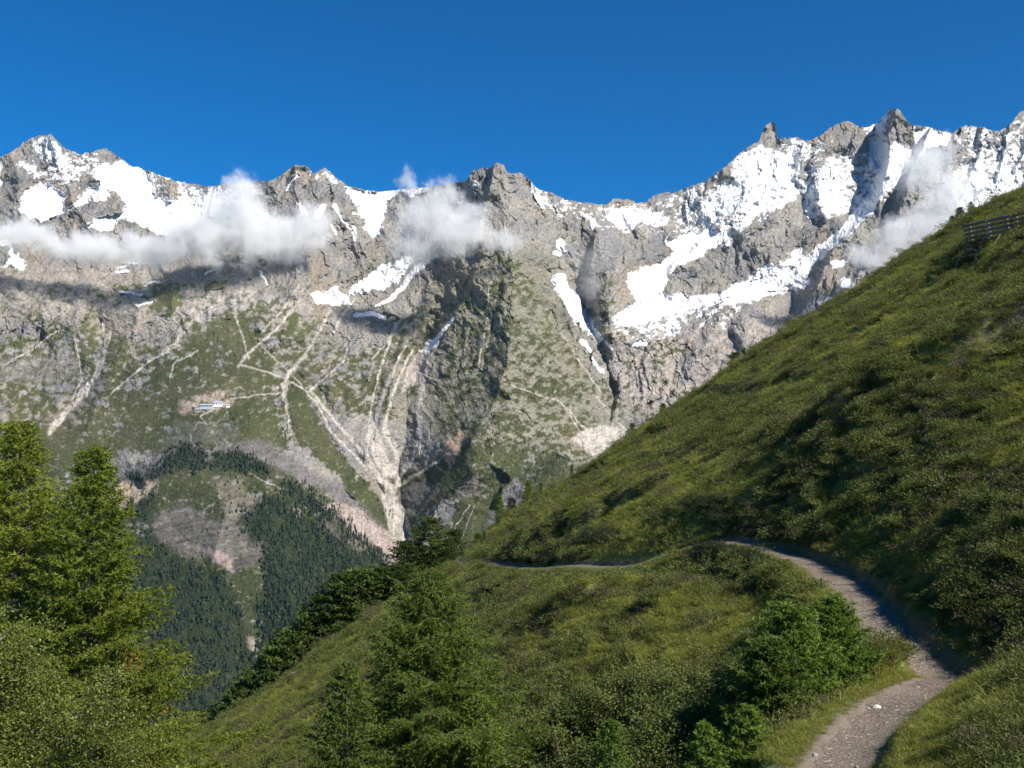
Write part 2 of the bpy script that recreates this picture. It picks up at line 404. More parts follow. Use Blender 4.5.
    S([(402,189),(430,187),(424,196),(405,198)], .7)
    snow = np.maximum(snow, 1.1 * line([(287,190),(291,181),(298,175)], 1.6, 2.6, warp=1.1))
    snow = np.maximum(snow, 1.1 * line([(297,200),(306,211)], 2.2, 2.2, warp=1.1)); snow = np.maximum(snow, 1.1 * line([(318,215),(325,206)], 3.2, 2.2, warp=1.1))
    snow = np.maximum(snow, 1.1 * line([(336,205),(343,217),(352,229)], 2.2, 1.4, warp=1.1)); snow = np.maximum(snow, 1.1 * line([(355,228),(355,240)], 2, 2, warp=1.1))
    snow = np.maximum(snow, 1.0 * line([(334,225),(337,234)], 1.5, 1, warp=1.1))
    S([(300,168),(330,172),(345,185),(330,185),(315,180),(300,185)], .42)
    S([(368,278),(382,262),(395,262),(410,254),(414,258),(408,268),(398,280),(380,288),(366,292),(350,299),(351,288)], 1.05, 2)
    S([(309,294),(325,293),(333,289),(346,299),(352,308),(335,309),(318,303)], 1.05, 2)
    snow = np.maximum(snow, 1.0 * line([(422,266),(410,276),(404,286),(392,298),(376,305)], 3.2, 1.5, warp=.6)); snow = np.maximum(snow, .9 * line([(355,316),(370,313),(385,317)], 2, 2))
    S([(472,182),(476,181),(476,188),(470,186)], 1.1, 1.2); S([(530,190),(538,196),(540,210),(534,206),(529,196)], 1.1, 1.3)
    S([(528,182),(552,193),(566,200),(568,228),(558,224),(545,208),(532,196)], .54)
    S([(556,240),(566,245),(567,252),(556,248)], 1.1, 1.5); snow = np.maximum(snow, 1.0 * line([(555,252),(560,254)], 2, 2))
    S([(552,278),(562,276),(572,290),(582,308),(598,324),(606,340),(600,345),(580,325),(566,310),(556,292)], 1.15, 1.5)
    snow = np.maximum(snow, 1.1 * line([(583,341),(590,352)], 2.8, 2.2, warp=1.1)); snow = np.maximum(snow, 1.0 * line([(592,360),(603,372)], 2, 1.4, warp=1.1)); snow = np.maximum(snow, .9 * line([(600,335),(612,350)], 2, 1))
    S([(560,200),(600,207),(612,204),(650,204),(700,184),(745,150),(760,145),(812,142),(812,180),(760,228),(700,240),(640,235),(600,232),(560,215)], .31)
    S([(636,340),(646,344),(642,350),(632,347)], 1.2, 1)
    S([(608,215),(622,210),(636,206),(640,212),(655,212),(668,218),(667,224),(650,224),(640,222),(630,232),(618,226),(608,222)], .98, 1.5)
    S([(583,212),(600,225),(598,232),(588,222)], .8)
    S([(740,158),(758,146),(780,150),(800,152),(797,185),(790,205),(760,215),(745,235),(722,246),(712,240),(700,222),(698,205),(715,190),(728,172)], .66, 4)
    S([(760,160),(785,165),(795,185),(775,205),(752,212),(735,220),(725,205),(740,180)], .92, 5)
    S([(812,160),(825,150),(845,155),(862,150),(878,128),(886,130),(884,170),(872,190),(845,212),(815,222),(800,215),(800,190),(808,178)], .50)
    S([(815,170),(830,162),(846,172),(842,190),(850,205),(835,214),(812,210),(808,190)], .78, 4)
    S([(872,140),(886,140),(884,165),(872,172),(862,168)], .85, 3)
    S([(790,138),(812,142),(822,136),(832,140),(818,160),(800,165)], .5)
    S([(863,128),(880,122),(886,112),(893,110),(885,130),(868,140)], .62)
    S([(664,238),(682,233),(703,233),(712,229),(722,232),(714,246),(690,262),(672,277),(662,292),(642,302),(628,285),(642,272),(662,265),(676,252),(668,246)], 1.4, 1.5)
    S([(625,276),(650,272),(664,292),(690,298),(722,290),(748,280),(770,262),(790,257),(806,262),(806,285),(775,296),(745,304),(700,308),(660,316),(640,325),(622,325),(614,318),(620,308),(636,304)], .92, 3)
    S([(612,312),(640,320),(690,310),(745,300),(740,330),(680,335),(640,345),(618,330)], .44)
    S([(912,124),(929,127),(951,134),(944,144),(925,150),(914,142)], 1.3, 1.2)
    S([(884,150),(897,140),(912,150),(925,150),(915,165),(900,180),(886,200)], .62)
    S([(882,150),(892,172),(884,195),(860,222),(838,245),(812,262),(800,285),(790,292),(786,285),(800,258),(838,228),(866,192)], 1.0, 3)
    S([(955,130),(964,125),(985,127),(1030,112),(1170,190),(1170,260),(960,240),(950,170)], .48)
    S([(968,150),(985,160),(990,200),(975,205),(962,180)], .68, 3); S([(995,170),(1015,160),(1030,190),(1000,215)], .68, 3)
    S([(786,250),(802,246),(808,256),(796,264)], .8); S([(828,262),(850,258),(858,264),(840,268)], 1.0, 1.5); S([(842,280),(852,278),(858,290),(850,294)], 1.1, 1.2); S([(812,298),(826,296),(830,300),(816,301)], 1.1, .8)
    S([(420,348),(436,336),(444,330),(438,344),(426,352)], 1.0, 1.2)
    snow = np.maximum(snow, .8 * line([(452,318),(440,335),(430,345)], 1.8, 2.5)); S([(-150,200),(-40,170),(0,160),(0,235),(-150,250)], .6)
    n01 = np.clip(.5 + .13 * (rel - rel.mean()) / rel.std() + .95 * fbm(PX / 7.5, PY / 4.5, 5, .75, 301), .02, .99)
    snow_m = sstep(-.05, .05, snow - n01) * (snow > .12)
    snow_m = np.where(snow > 1.25, np.maximum(snow_m, sstep(1.25, 1.35, snow)), snow_m)
    glac = sstep(.95, 1.2, snow)
    rug = rug * (1 - .78 * glac)
    amp = (30 + 66 * hi) * rug
    D = D - rel * amp * 1.05
    FX = PX + wsx * 5 + wx * 8; FY = PY + wsy * 5 + wy * 8
    fc = facets((FX + .3 * FY) / 13, (FY - .25 * FX) / 24, 23, 1.0, .10) * 22 + facets((FX - .35 * FY) / 6.5, (FY + .25 * FX) / 11, 29, 1.0, .2) * 10 + facets((FX + .5 * FY) / 3.4, (FY - .3 * FX) / 5, 37) * 4.5
    D = D - fc * (rug ** 1.3) * (.25 + .75 * sstep(470, 330, PY - .10 * (PX - 300)))
    D -= (fbm(PX / 5, PY / 5, 4, .7, 401) * 6) * rug * (0.5 + hi)
    # the tooth: a free-standing blade
    # ---------------- colour
    def col(c): return np.array(c, float)[None, None]
    def mix(A, c, m): return A * (1 - m[..., None]) + (col(c) if not isinstance(c, np.ndarray) else c) * m[..., None]
    nA = fbm(PX / 26, PY / 20, 6, .6, 501); nB = fbm(PX / 8, PY / 6, 5, .65, 601); nC = fbm(X2 / 50, Y2 / 50, 3, .5, 621)
    C = np.zeros(PX.shape + (3,)) + col((.25, .232, .205))
    C = mix(C, (.20, .195, .195), sstep(-.15, .3, nA)); C = mix(C, (.34, .30, .25), sstep(.10, .5, nB) * .55)
    C = mix(C, (.30, .235, .17), sstep(.15, .4, nC) * .5)
    fcell = facets((FX + .35 * FY) / 14, (FY - .3 * FX) / 22, 57, .2); C = C * (1 + .32 * np.clip(fcell, -.6, .8))[..., None]
    C = mix(C, (.215, .20, .135), pyr * sstep(225, 275, PY) * .65)
    # mid-altitude rubble benches, pale pinkish
    bench = poly([(-160,270),(60,262),(140,262),(300,280),(330,310),(300,330),(230,318),(170,330),(60,320),(-160,330)], 10)
    hb = fbm_aniso(PX / 45, (PY + 5 * wy) / 3.2, 4, .6, 881)
    C = C * (1 + .5 * bench * hb)[..., None]
    C = mix(C, (.33, .29, .25), bench * sstep(-.35, .35, nB + nA * .6) * .85)
    C = mix(C, (.40, .34, .30), poly([(600,330),(700,330),(770,310),(780,350),(720,400),(690,420),(620,400),(600,370)], 10) * sstep(-.3, .3, nB) * .8)
    # meadow, patchy
    g = sstep(-.16, .16, meadow - np.clip(.5 + .6 * nA + 1.0 * nB, 0, 1) * 1.0)
    gc = col((.072, .076, .034)) * (1 + .35 * sstep(370, 320, PY))[..., None] + (nC[..., None] * .6 + nB[..., None] * .4) * col((.07, .055, .032))
    gc = np.maximum(gc, .014)
    gc = gc * (1 - .25 * sstep(430, 520, PY)[..., None] * np.array([1.0, .72, .9]))
    C = C * (1 - g[..., None]) + gc * g[..., None]
    dry = sstep(.2, .5, fbm(PX / 5, PY / 5, 4, .6, 701)) * g; C = mix(C, (.26, .235, .15), dry * .5)
    # scree gullies and tracks
    sc_c = (.50, .455, .405)
    scr = np.zeros(PX.shape)
    for pts, w0, w1 in [([(106,312),(104,330),(106,345),(103,362),(92,385),(80,400),(50,430)], 1.6, 4), ([(112,330),(100,372),(78,395)], 1, 1.5), ([(78,345),(82,380),(72,400)], .7, .9),
        ([(236,316),(243,335),(249,358)], 1.2, 1.1), ([(330,312),(320,328),(305,355),(290,372),(283,386),(287,410),(293,438)], 2.2, 2.0), ([(305,355),(288,375),(284,400)], 3.2, 2.2),
        ([(347,335),(343,360),(322,380),(310,390),(335,420),(365,455),(385,490),(405,515)], 1.2, 2.2), ([(345,345),(347,362)], 1.8, 1.2), ([(310,390),(330,430),(370,470),(398,510)], 1.0, 2.0),
        ([(410,312),(395,325),(387,350),(378,380)], 2.2, 1.6), ([(378,380),(372,405),(368,425)], .9, .9), ([(405,345),(392,375),(380,405),(372,430)], 1.2, 3.5), ([(412,350),(402,372),(392,400),(385,428)], 1.2, 2.4),
        ([(430,350),(425,375),(420,400),(419,430),(418,455)], 3.0, 3.6), ([(450,452),(425,470),(398,485)], .8, 2.5),
        ([(370,425),(372,445),(385,470),(390,500),(400,530),(398,560)], 2.8, 5.5), ([(385,430),(398,455),(400,480)], 4, 2.4), ([(419,440),(410,465),(398,480),(396,500)], 2.5, 2),
        ([(395,490),(404,515),(412,545)], 1.4, 3.5), ([(372,425),(366,450),(382,480)], 2.5, 2), ([(60,330),(30,350),(-20,380)], 1.2, 1.0), ([(262,345),(290,372),(330,420)], .7, .6), ([(240,365),(270,372),(310,392)], 1.6, .8),
        ([(300,300),(275,330),(250,352),(238,366)], 1.2, 1.7), ([(180,345),(150,362),(120,385),(110,395)], 1.5, .7), ([(197,352),(175,362),(170,378)], 1.2, .7), ([(230,398),(255,396),(278,394)], .7, .7), ([(188,402),(205,412),(215,408)], 1, 1),
        ([(192,430),(197,422),(206,424),(200,416),(205,412)], .9, .7), ([(190,434),(189,441),(193,446)], .9, 1.2), ([(320,505),(260,480),(215,450),(175,452)], .7, .7), ([(512,385),(560,402),(575,425),(590,450)], .6, 1.0),
        ([(596,396),(612,418),(640,440)], .8, .8), ([(492,280),(487,310),(482,345),(478,372)], 1.0, .8), ([(560,402),(585,430),(602,458)], 1, 1.4), ([(640,380),(660,395),(690,405)], .8, .8), ([(560,330),(575,355),(600,390)], .5, .8),
        ([(230,300),(200,312),(185,330),(170,350)], 1.0, 2.0), ([(355,300),(340,320),(330,335)], 1.3, 1.4), ([(392,330),(385,345),(372,360)], 1, 1), ([(300,285),(283,310),(262,332)], 1.2, 1.4), ([(448,500),(425,545)], .6, .5), ([(475,505),(455,555)], .5, .5), ([(500,520),(490,560)], 1.2, .6), ([(510,500),(500,530),(495,560)], .8, 1.6), ([(445,540),(455,530),(470,505)], .7, .7)]:
        scr = np.maximum(scr, line(pts, w0 * .66, w1 * .80, .6, .9) * .92)
    for pts in [[(427,340),(437,345),(428,360),(424,385),(410,388),(402,395),(408,368)], [(607,425),(626,430),(640,452),(622,470),(600,462),(570,440),(588,428)], [(366,425),(378,428),(384,445),(392,462),(402,468),(396,478),(384,474),(374,455),(366,440)],[(382,478),(396,484),(400,500),(408,530),(412,548),(402,556),(390,535),(384,505)]]:
        scr = np.maximum(scr, poly(pts, 1.6, .7) * .92)
    scr = np.maximum(scr, .8 * poly([(165,325),(200,300),(250,290),(300,300),(280,312),(230,312),(205,330),(190,335)], 6) * sstep(-.2, .3, nB))
    scr = scr * np.clip(.66 + .8 * nB + .5 * fbm(PX / 2.5, PY / 22, 3, .6, 861) + .12, .35, 1)
    C = mix(C, sc_c, np.clip(scr, 0, 1))
    C = mix(C, (.30, .255, .24), poly([(428,342),(438,345),(428,385),(410,388),(404,392),(412,365)], 3) * .6)
    # slate band, pink cliffs
    strv = fbm_aniso(PX / 3.0, PY / 18, 4, .6, 821)
    strk = fbm_aniso((PX * .5 + PY) / 5, (PX - PY * .5) / 40, 4, .6, 801)
    band = fbm_aniso((PX + 2 * wx) / 70, (PY + .18 * PX + 6 * wy) / 3.6, 4, .6, 841)
    def patch(pts, c, soft=2.5, k=.9, var=.35):
        nonlocal C
        m = poly(pts, soft) * k * np.clip(.95 + .5 * nB, .3, 1)
        cc = col(c) * .80 * (1 + var * ((strk * .4 + band * 1.3) if c[0] < .36 else strv * 1.4)[..., None] + .25 * nB[..., None]); C = mix(C, np.maximum(cc, .02), m)
    patch([(150,452),(200,447),(260,440),(300,462),(345,490),(385,530),(400,558),(380,548),(340,505),(300,480),(262,462),(200,462),(140,472)], (.185,.168,.165), 5, .8, .55)
    patch([(110,470),(190,442),(190,450),(150,480),(100,510)], (.20,.19,.20), 3, .7)
    patch([(108,500),(118,484),(135,480),(156,479),(148,492),(135,503),(120,510)], (.48,.38,.29), 1.5, .95)
    patch([(158,510),(185,500),(208,520),(250,520),(266,545),(265,560),(236,575),(215,560),(190,562),(150,532)], (.20,.175,.165), 4, .72, .7)
    patch([(190,545),(212,552),(236,560),(232,574),(215,565)], (.44,.34,.30), 3, .85)
    patch([(222,500),(262,496),(266,512),(225,520)], (.28,.24,.21), 3, .7)
    patch([(212,480),(245,476),(246,500),(226,498)], (.26,.22,.17), 4, .55)
    patch([(322,505),(340,503),(366,516),(405,548),(404,572),(386,565),(345,540),(318,518)], (.44,.355,.31), 2, .95)
    patch([(243,632),(262,650),(268,660),(258,662),(248,648)], (.50,.40,.33), 1.5, .95)
    patch([(288,508),(302,512),(300,520),(290,518)], (.5,.4,.33), 1.2, .9)
    patch([(444,445),(462,430),(470,430),(458,452),(448,472),(444,460)], (.50,.36,.25), 1.5, .95)
    patch([(424,512),(445,497),(456,508),(446,525),(424,545),(412,540)], (.22,.21,.225), 2, .9)
    patch([(490,512),(515,478),(528,485),(520,510),(500,545),(484,560)], (.24,.22,.235), 2, .85)
    patch([(398,490),(425,480),(440,490),(415,515),(402,512)], (.17,.155,.155), 2, .8)
    patch([(460,480),(482,475),(475,495),(455,500)], (.30,.25,.22), 2, .8)
    patch([(560,470),(590,455),(600,468),(578,490)], (.20,.19,.15), 3, .3)
    patch([(40,355),(70,350),(85,378),(40,382),(0,380),(0,360)], (.28,.26,.24), 5, .6)
    patch([(175,420),(240,425),(240,438),(160,445)], (.17,.165,.15), 4, .5, .5)
    # ground of the woods
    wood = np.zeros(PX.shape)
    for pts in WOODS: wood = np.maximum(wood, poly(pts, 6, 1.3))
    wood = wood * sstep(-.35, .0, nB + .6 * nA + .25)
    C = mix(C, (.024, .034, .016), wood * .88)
    # rust around the cable-car station
    C = mix(C, (.42, .33, .28), poly([(178,405),(185,398),(205,392),(228,390),(235,402),(215,410),(182,414)], 3) * sstep(-.3, .2, nB) * .8)
    nD = fbm(PX / 2.6, PY / 2.2, 3, .6, 881); C = C * (1 + .65 * nD)[..., None]
    sn = np.clip(snow_m, 0, 1)
    C = mix(C, (.78, .79, .81), sn)
    C = np.clip(C * .87, .008, .75)
    # ---------------- vertices
    X = (PX - CX) / F * D; Z = (HY - PY) / F * D
    V = np.stack([X, D, Z], -1)
    # back side of the range, falling away behind the crest
    top = V[-1]; rows = [V]; jj = fbm_aniso(px / 9, px * 0, 4, .6, 900)
    for dy, dz in ((25, -22), (90, -90), (260, -260), (700, -600), (1500, -1200), (3000, -1900)):
        r = top.copy(); r[:, 1] += dy * (1 + .3 * jj); r[:, 2] = np.maximum(r[:, 2] + dz * (1 + .2 * jj), -900); rows.append(r[None])
    bot = V[0].copy(); bot[:, 1] -= 300; bot[:, 2] = np.minimum(bot[:, 2], -900) - 60
    rows = [bot[None]] + rows
    Vall = np.concatenate(rows, 0); nr = Vall.shape[0]
    Call = np.concatenate([C[:1], C] + [C[-1:]] * 6, 0); Sall = np.concatenate([sn[:1], sn] + [sn[-1:]] * 6, 0)
    idx = np.arange(nr * ncol).reshape(nr, ncol)
    Fc = np.stack([idx[:-1, :-1], idx[:-1, 1:], idx[1:, 1:], idx[1:, :-1]], -1).reshape(-1, 4)
    o = mesh_np('mountain_range', Vall.reshape(-1, 3), Fc, M_massif, False, {'albedo': Call.reshape(-1, 3), 'snow': Sall.ravel()})
    tag(o, kind='structure', label='rocky snow-streaked mountain range across the valley')
    def samp(x, y):
        x = np.atleast_1d(np.asarray(x, float)); y = np.atleast_1d(np.asarray(y, float))
        ci = np.clip((x + 140) / (1304) * (ncol - 1), 0, ncol - 1).astype(int)
        tt = np.clip((y - 800) / (ss[ci] - 800), 0, 1); ri = np.clip((tt * (nrow - 1)).round().astype(int), 0, nrow - 1)
        return V[ri, ci]
    return samp

WOODS = [[(118,545),(150,530),(172,550),(196,572),(226,578),(240,605),(250,650),(258,690),(215,760),(150,790),(60,800),(60,600)],
 [(262,500),(282,500),(300,517),(322,525),(345,545),(372,556),(385,575),(365,622),(320,640),(296,668),(262,640),(255,600),(264,590),(265,560),(256,530)],
 [(118,480),(150,468),(185,444),(205,455),(205,468),(170,472),(140,482)], [(214,452),(240,452),(270,468),(272,476),(240,472),(214,468)],
 [(236,520),(262,500),(300,500),(290,530),(250,545)], [(130,505),(152,492),(158,505),(146,520),(130,525)], [(-160,560),(118,545),(100,800),(-160,800)],
 [(262,640),(296,668),(280,720),(240,700),(250,660)], [(285,478),(340,520),(400,570),(396,580),(335,530),(280,490)]]

SAMP = build_massif()
# ================================================================= THE NEAR HILLSIDE
SKYH = [(-200,1000),(-60,900),(100,795),(180,742),(261,700),(319,652),(373,617),(410,588),(440,566),(461,562),(484,545),(500,524),(528,505),(558,489),(577,477),(601,463),(631,435),(683,400),(704,388),(766,346),(841,297),(879,274),(929,242),(976,214),(1024,189),(1120,130),(1300,20)]
def xp_of(Y): return np.interp(Y, [0, 6, 9, 12.6, 16.6, 18.3, 20, 22, 25, 30, 35, 45, 60], [-1.2, 1.4, 2.7, 4.1, 6.5, 7.9, 8.6, 8.6, 9.1, 9.9, 10.15, 10.07, 10.07])
def zc_of(Y): return np.interp(Y, [-5, 0, 5, 9, 12.6, 18, 30, 60], [-3.1, -3.3, -3.7, -3.95, -4.12, -4.15, -4.15, -4.15])
PATH = [(-2.4,-3,-3.2),(-1.2,0,-3.3),(.2,3.5,-3.55),(1.9,7,-3.83),(3.0,10,-4.0),(4.0,12.6,-4.12),(5.3,14.9,-4.15),(6.6,16.6,-4.15),(7.6,17.7,-4.2),(8.25,18.8,-4.5),(8.5,20.0,-4.76),(8.45,21.2,-4.62),(8.4,22.4,-4.3),(8.7,24.0,-4.18),
        (9.15,26,-4.18),(9.75,29,-4.18),(10.1,32,-4.2),(10.35,35.5,-4.22),(10.35,39,-4.28),(10.1,42,-4.35),(9.7,45,-4.45),(8.9,47.5,-4.9),(7.7,49.5,-5.6),(6.6,51.5,-6.35),(5.4,56,-7.0),(4.1,65,-8.0),(2.4,73,-9.2),(.7,81.6,-10.25),(-1.0,92,-11.3),(-2.3,101,-12.15),(-4.2,113,-13.6),(-7.3,128,-15.3),(-9,136,-16.5)]
_P = np.array(PATH, float)
# smooth densified path
_s = np.r_[0, np.cumsum(np.hypot(np.diff(_P[:, 0]), np.diff(_P[:, 1])))]
_sd = np.arange(0, _s[-1], .25)
def _smooth(v, k=9):
    p = np.pad(v, k, mode='edge'); return np.convolve(p, np.ones(2 * k + 1) / (2 * k + 1), 'valid')
PD = np.stack([_smooth(np.interp(_sd, _s, _P[:, i]), 3) for i in range(3)], -1)

def plane(x, Y):
    q = x - xp_of(Y); k = np.interp(Y, [9, 15, 23], [.30, .38, .65])
    return zc_of(Y) + np.where(q > 0, k, .65) * q
_sk = np.array(SKYH, float); _u = (_sk[:, 0] - CX) / F; _v = (HY - _sk[:, 1]) / F
_Ys = np.clip(10.7 / np.maximum(.65 * _u - _v, .03), 100, 165)
def ysky(u): return np.interp(u, _u, _Ys)
def Hbase(x, Y):
    x = np.asarray(x, float); Y = np.asarray(Y, float)
    z = plane(x, Y); u = x / np.maximum(Y, 5)
    d = Y - ysky(u) - 1.0
    return z - .95 * np.where(d > 20, d, 1.0 * np.log1p(np.exp(np.clip(d, -30, 20) / 1.0)))
def hill_hit(px, py, H=None, y0=6, y1=150):
    H = H or Hbase
    Y = np.exp(np.linspace(math.log(y0), math.log(y1), 900)); x = (px - CX) / F * Y
    v = H(x, Y) / Y; t = (HY - py) / F
    i = np.where(v >= t)[0]
    k = i[0] if len(i) else int(np.argmax(v))
    return float(x[k]), float(Y[k])

# scarps: the ground is raised on the uphill side of a line; (pixel polyline, height, fall-off metres)
SCARPS = []
for pts, h, Lm in [([(696,537),(716,524),(748,517)], .9, 4), ([(752,541),(775,527),(800,520),(830,528),(868,548),(890,570)], .75, 4),
        ([(795,498),(812,472),(835,452),(862,432),(890,408),(925,390),(945,382)], 1.2, 6), ([(955,405),(985,382),(1010,368),(1050,350)], 1.1, 7), ([(820,470),(850,452)], 1.0, 4),
        ([(478,563),(500,556),(530,553),(562,541),(600,530)], 1.7, 6), ([(462,616),(485,600),(515,590)], 1.4, 5), ([(450,600),(475,586),(500,577)], .9, 4), ([(560,646),(580,638)], .7, 2),
        ([(575,480),(600,472),(640,445)], .8, 4), ([(600,520),(640,505),(668,490)], .8, 4), ([(720,478),(745,470),(790,455)], .6, 4), ([(640,440),(668,432),(700,415)], .5, 4), ([(925,272),(950,264),(975,262),(1024,262)], .8, 5),
        ([(770,388),(800,380),(840,371)], .5, 4), ([(830,365),(862,358)], .5, 3), ([(745,420),(790,415)], .4, 3), ([(880,610),(905,601),(940,596)], .5, 2.5), ([(905,642),(940,628),(985,620)], .45, 3), ([(950,700),(985,694),(1020,706)], .35, 1.2), ([(905,712),(925,720),(945,735)], .3, 1.0)]:
    SCARPS.append(([hill_hit(a, b) for a, b in pts], h, Lm))
MOUNDS = []    # px, py(top), Y, radius, height
for px, Y, r, h in [(715,36,1.6,.75),(748,36.5,1.2,.5),(775,35,.9,.3),(685,38,1.5,.6),(1000,22,2.2,.5),(960,27,2.0,.4),(560,36,4,.8),(640,33,4,.6),(430,44,5,.9),(600,48,5,.9),(880,52,4,.8),(960,44,5,.9)]:
    MOUNDS.append(((px - CX) / F * Y, Y, r, h))

def H(x, Y, detail=True):
    x = np.asarray(x, float); Y = np.asarray(Y, float); shp = np.broadcast(x, Y).shape
    x = np.broadcast_to(x, shp).astype(float).ravel(); Y = np.broadcast_to(Y, shp).astype(float).ravel()
    z = Hbase(x, Y)
    near = Y < 175
    wxx = x + 1.1 * pn(x / 3.3, Y / 3.3, 5); wyy = Y + 1.1 * pn(x / 3.3, Y / 3.3, 6)
    # broad undulation
    z = z + .9 * fbm(x / 16, Y / 22, 3, .5, 21) * sstep(20, 50, Y)
    # terracettes and hummocks
    r = fbm(wxx / 2.6, wyy / 9.0, 4, .5, 31, True)
    z = z + (.42 * r) * sstep(9, 34, Y) + .70 * fbm(x / 4.5, Y / 6.5, 5, .58, 41) * sstep(14, 45, Y)
    z = z + .10 * fbm(x / .9, Y / 1.1, 4, .6, 61) + .55 * np.maximum(fbm(x / 1.7, Y / 2.6, 4, .55, 67), -.1) * sstep(6, 30, Y) + .12 * np.maximum(fbm(x / 1.2, Y / 1.3, 3, .5, 68), 0) 
    for pts, h, Lm in SCARPS:
        xs = [p[0] for p in pts]; ys = [p[1] for p in pts]
        m = np.where((x > min(xs) - 3 * Lm) & (x < max(xs) + 3 * Lm) & (Y > min(ys) - 3 * Lm) & (Y < max(ys) + 3 * Lm))[0]
        if len(m) == 0: continue
        d, s, par = seg_dist(wxx[m], wyy[m], pts)
        # uphill side = larger x
        up = s if pts[-1][1] >= pts[0][1] else -s
        xa = np.array(xs); ya = np.array(ys)
        e = par / (len(pts) - 1); endf = np.sqrt(np.clip(np.sin(np.pi * np.clip(e, .02, .98)), 0, 1))
        w = .12 + .0035 * np.mean(ys)
        z[m] += 1.2 * h * endf * sstep(-w, w, d * up) * np.exp(-np.maximum(d * up, 0) / Lm) * np.exp(-np.maximum(-d * up - w, 0) * 3)
        z[m] -= .25 * h * endf * np.exp(-((d * up + w * 2) / (w * 2.5)) ** 2)
    for mx, my, r_, h in MOUNDS:
        z = z + h * np.exp(-(((x - mx) / r_) ** 2 + ((Y - my) / (r_ * 1.3)) ** 2))
    # path bench
    d, s, zp = path_near(x, Y); m = np.where(d < 8)[0]; d = d[m]; s = s[m]; zp = zp[m]
    hw = HWID(Y[m])
    right = s > 0
    edge = hw + .13 * fbm(x[m] / .8, Y[m] / .8, 3, .6, 81)
    bank = (.08 + .09 * fbm(x[m] / 2.2, Y[m] / 2.2, 3, .5, 83)) * np.clip(edge, .3, 1) / .6 * (sstep(26, 20, Y[m]) + 2.4 * sstep(18.5, 15, Y[m]))
    zz = z[m]
    zn = zp + np.where(right, d * np.interp(Y[m], [9, 15, 23], [.30, .38, .65]), -d * .65); zz = zn + (zz - zn) * sstep(1.0, 6, d)
    outer = np.where(right, np.maximum(zz, zp - .1) + bank * np.exp(-(d - edge) / 1.6) * sstep(0, .22, d - edge), zz + .05)
    wR = sstep(.0, .28, d - edge) * .55 + sstep(0, 1.6, d - edge) * .45
    wL = sstep(-.05, 1.3, d - edge)
    w = np.where(right, wR, wL); w = np.maximum(w, sstep(5.5, 8, d))
    z[m] = zp * (1 - w) + outer * w - .06 * (1 - w) * sstep(edge, edge * .3, d)
    for mx, my, rx, ry, h in ((7.1, 19.3, .9, .8, .60), (6.2, 19.6, 1.1, .8, .42), (5.1, 20.0, 1.3, .9, .25), (7.6, 20.0, .6, .8, .35)):
        z[m] += h * np.exp(-(((x[m] - mx) / rx) ** 2 + ((Y[m] - my) / ry) ** 2)) * sstep(hw + .05, hw + .45, d) * (~right)
    return z.reshape(shp)
_PC = [tuple(p) for p in PD[::3]]
def path_near(x, Y, R=8.0):
    best = np.full(x.shape, 99.0); side = np.ones(x.shape); zz = np.zeros(x.shape)
    for i in range(0, len(_PC) - 1, 8):
        seg = _PC[i:i + 9]; xs = [p[0] for p in seg]; ys = [p[1] for p in seg]
        m = np.where((x > min(xs) - R) & (x < max(xs) + R) & (Y > min(ys) - R) & (Y < max(ys) + R))[0]
        if len(m) == 0 or len(seg) < 2: continue
        d, s, par = seg_dist(x[m], Y[m], [p[:2] for p in seg]); b = d < best[m]; mm = m[b]
        best[mm] = d[b]; side[mm] = s[b]; zz[mm] = np.interp(par[b], np.arange(len(seg)), [p[2] for p in seg])
    return best, side, zz
def HWID(Y): return np.interp(Y, [0, 20, 30, 45, 80, 140], [.47, .45, .58, .46, .30, .28])

def path_dist(x, Y):
    shp = x.shape; d, s, _ = path_near(x.ravel(), Y.ravel()); return d.reshape(shp), s.reshape(shp)

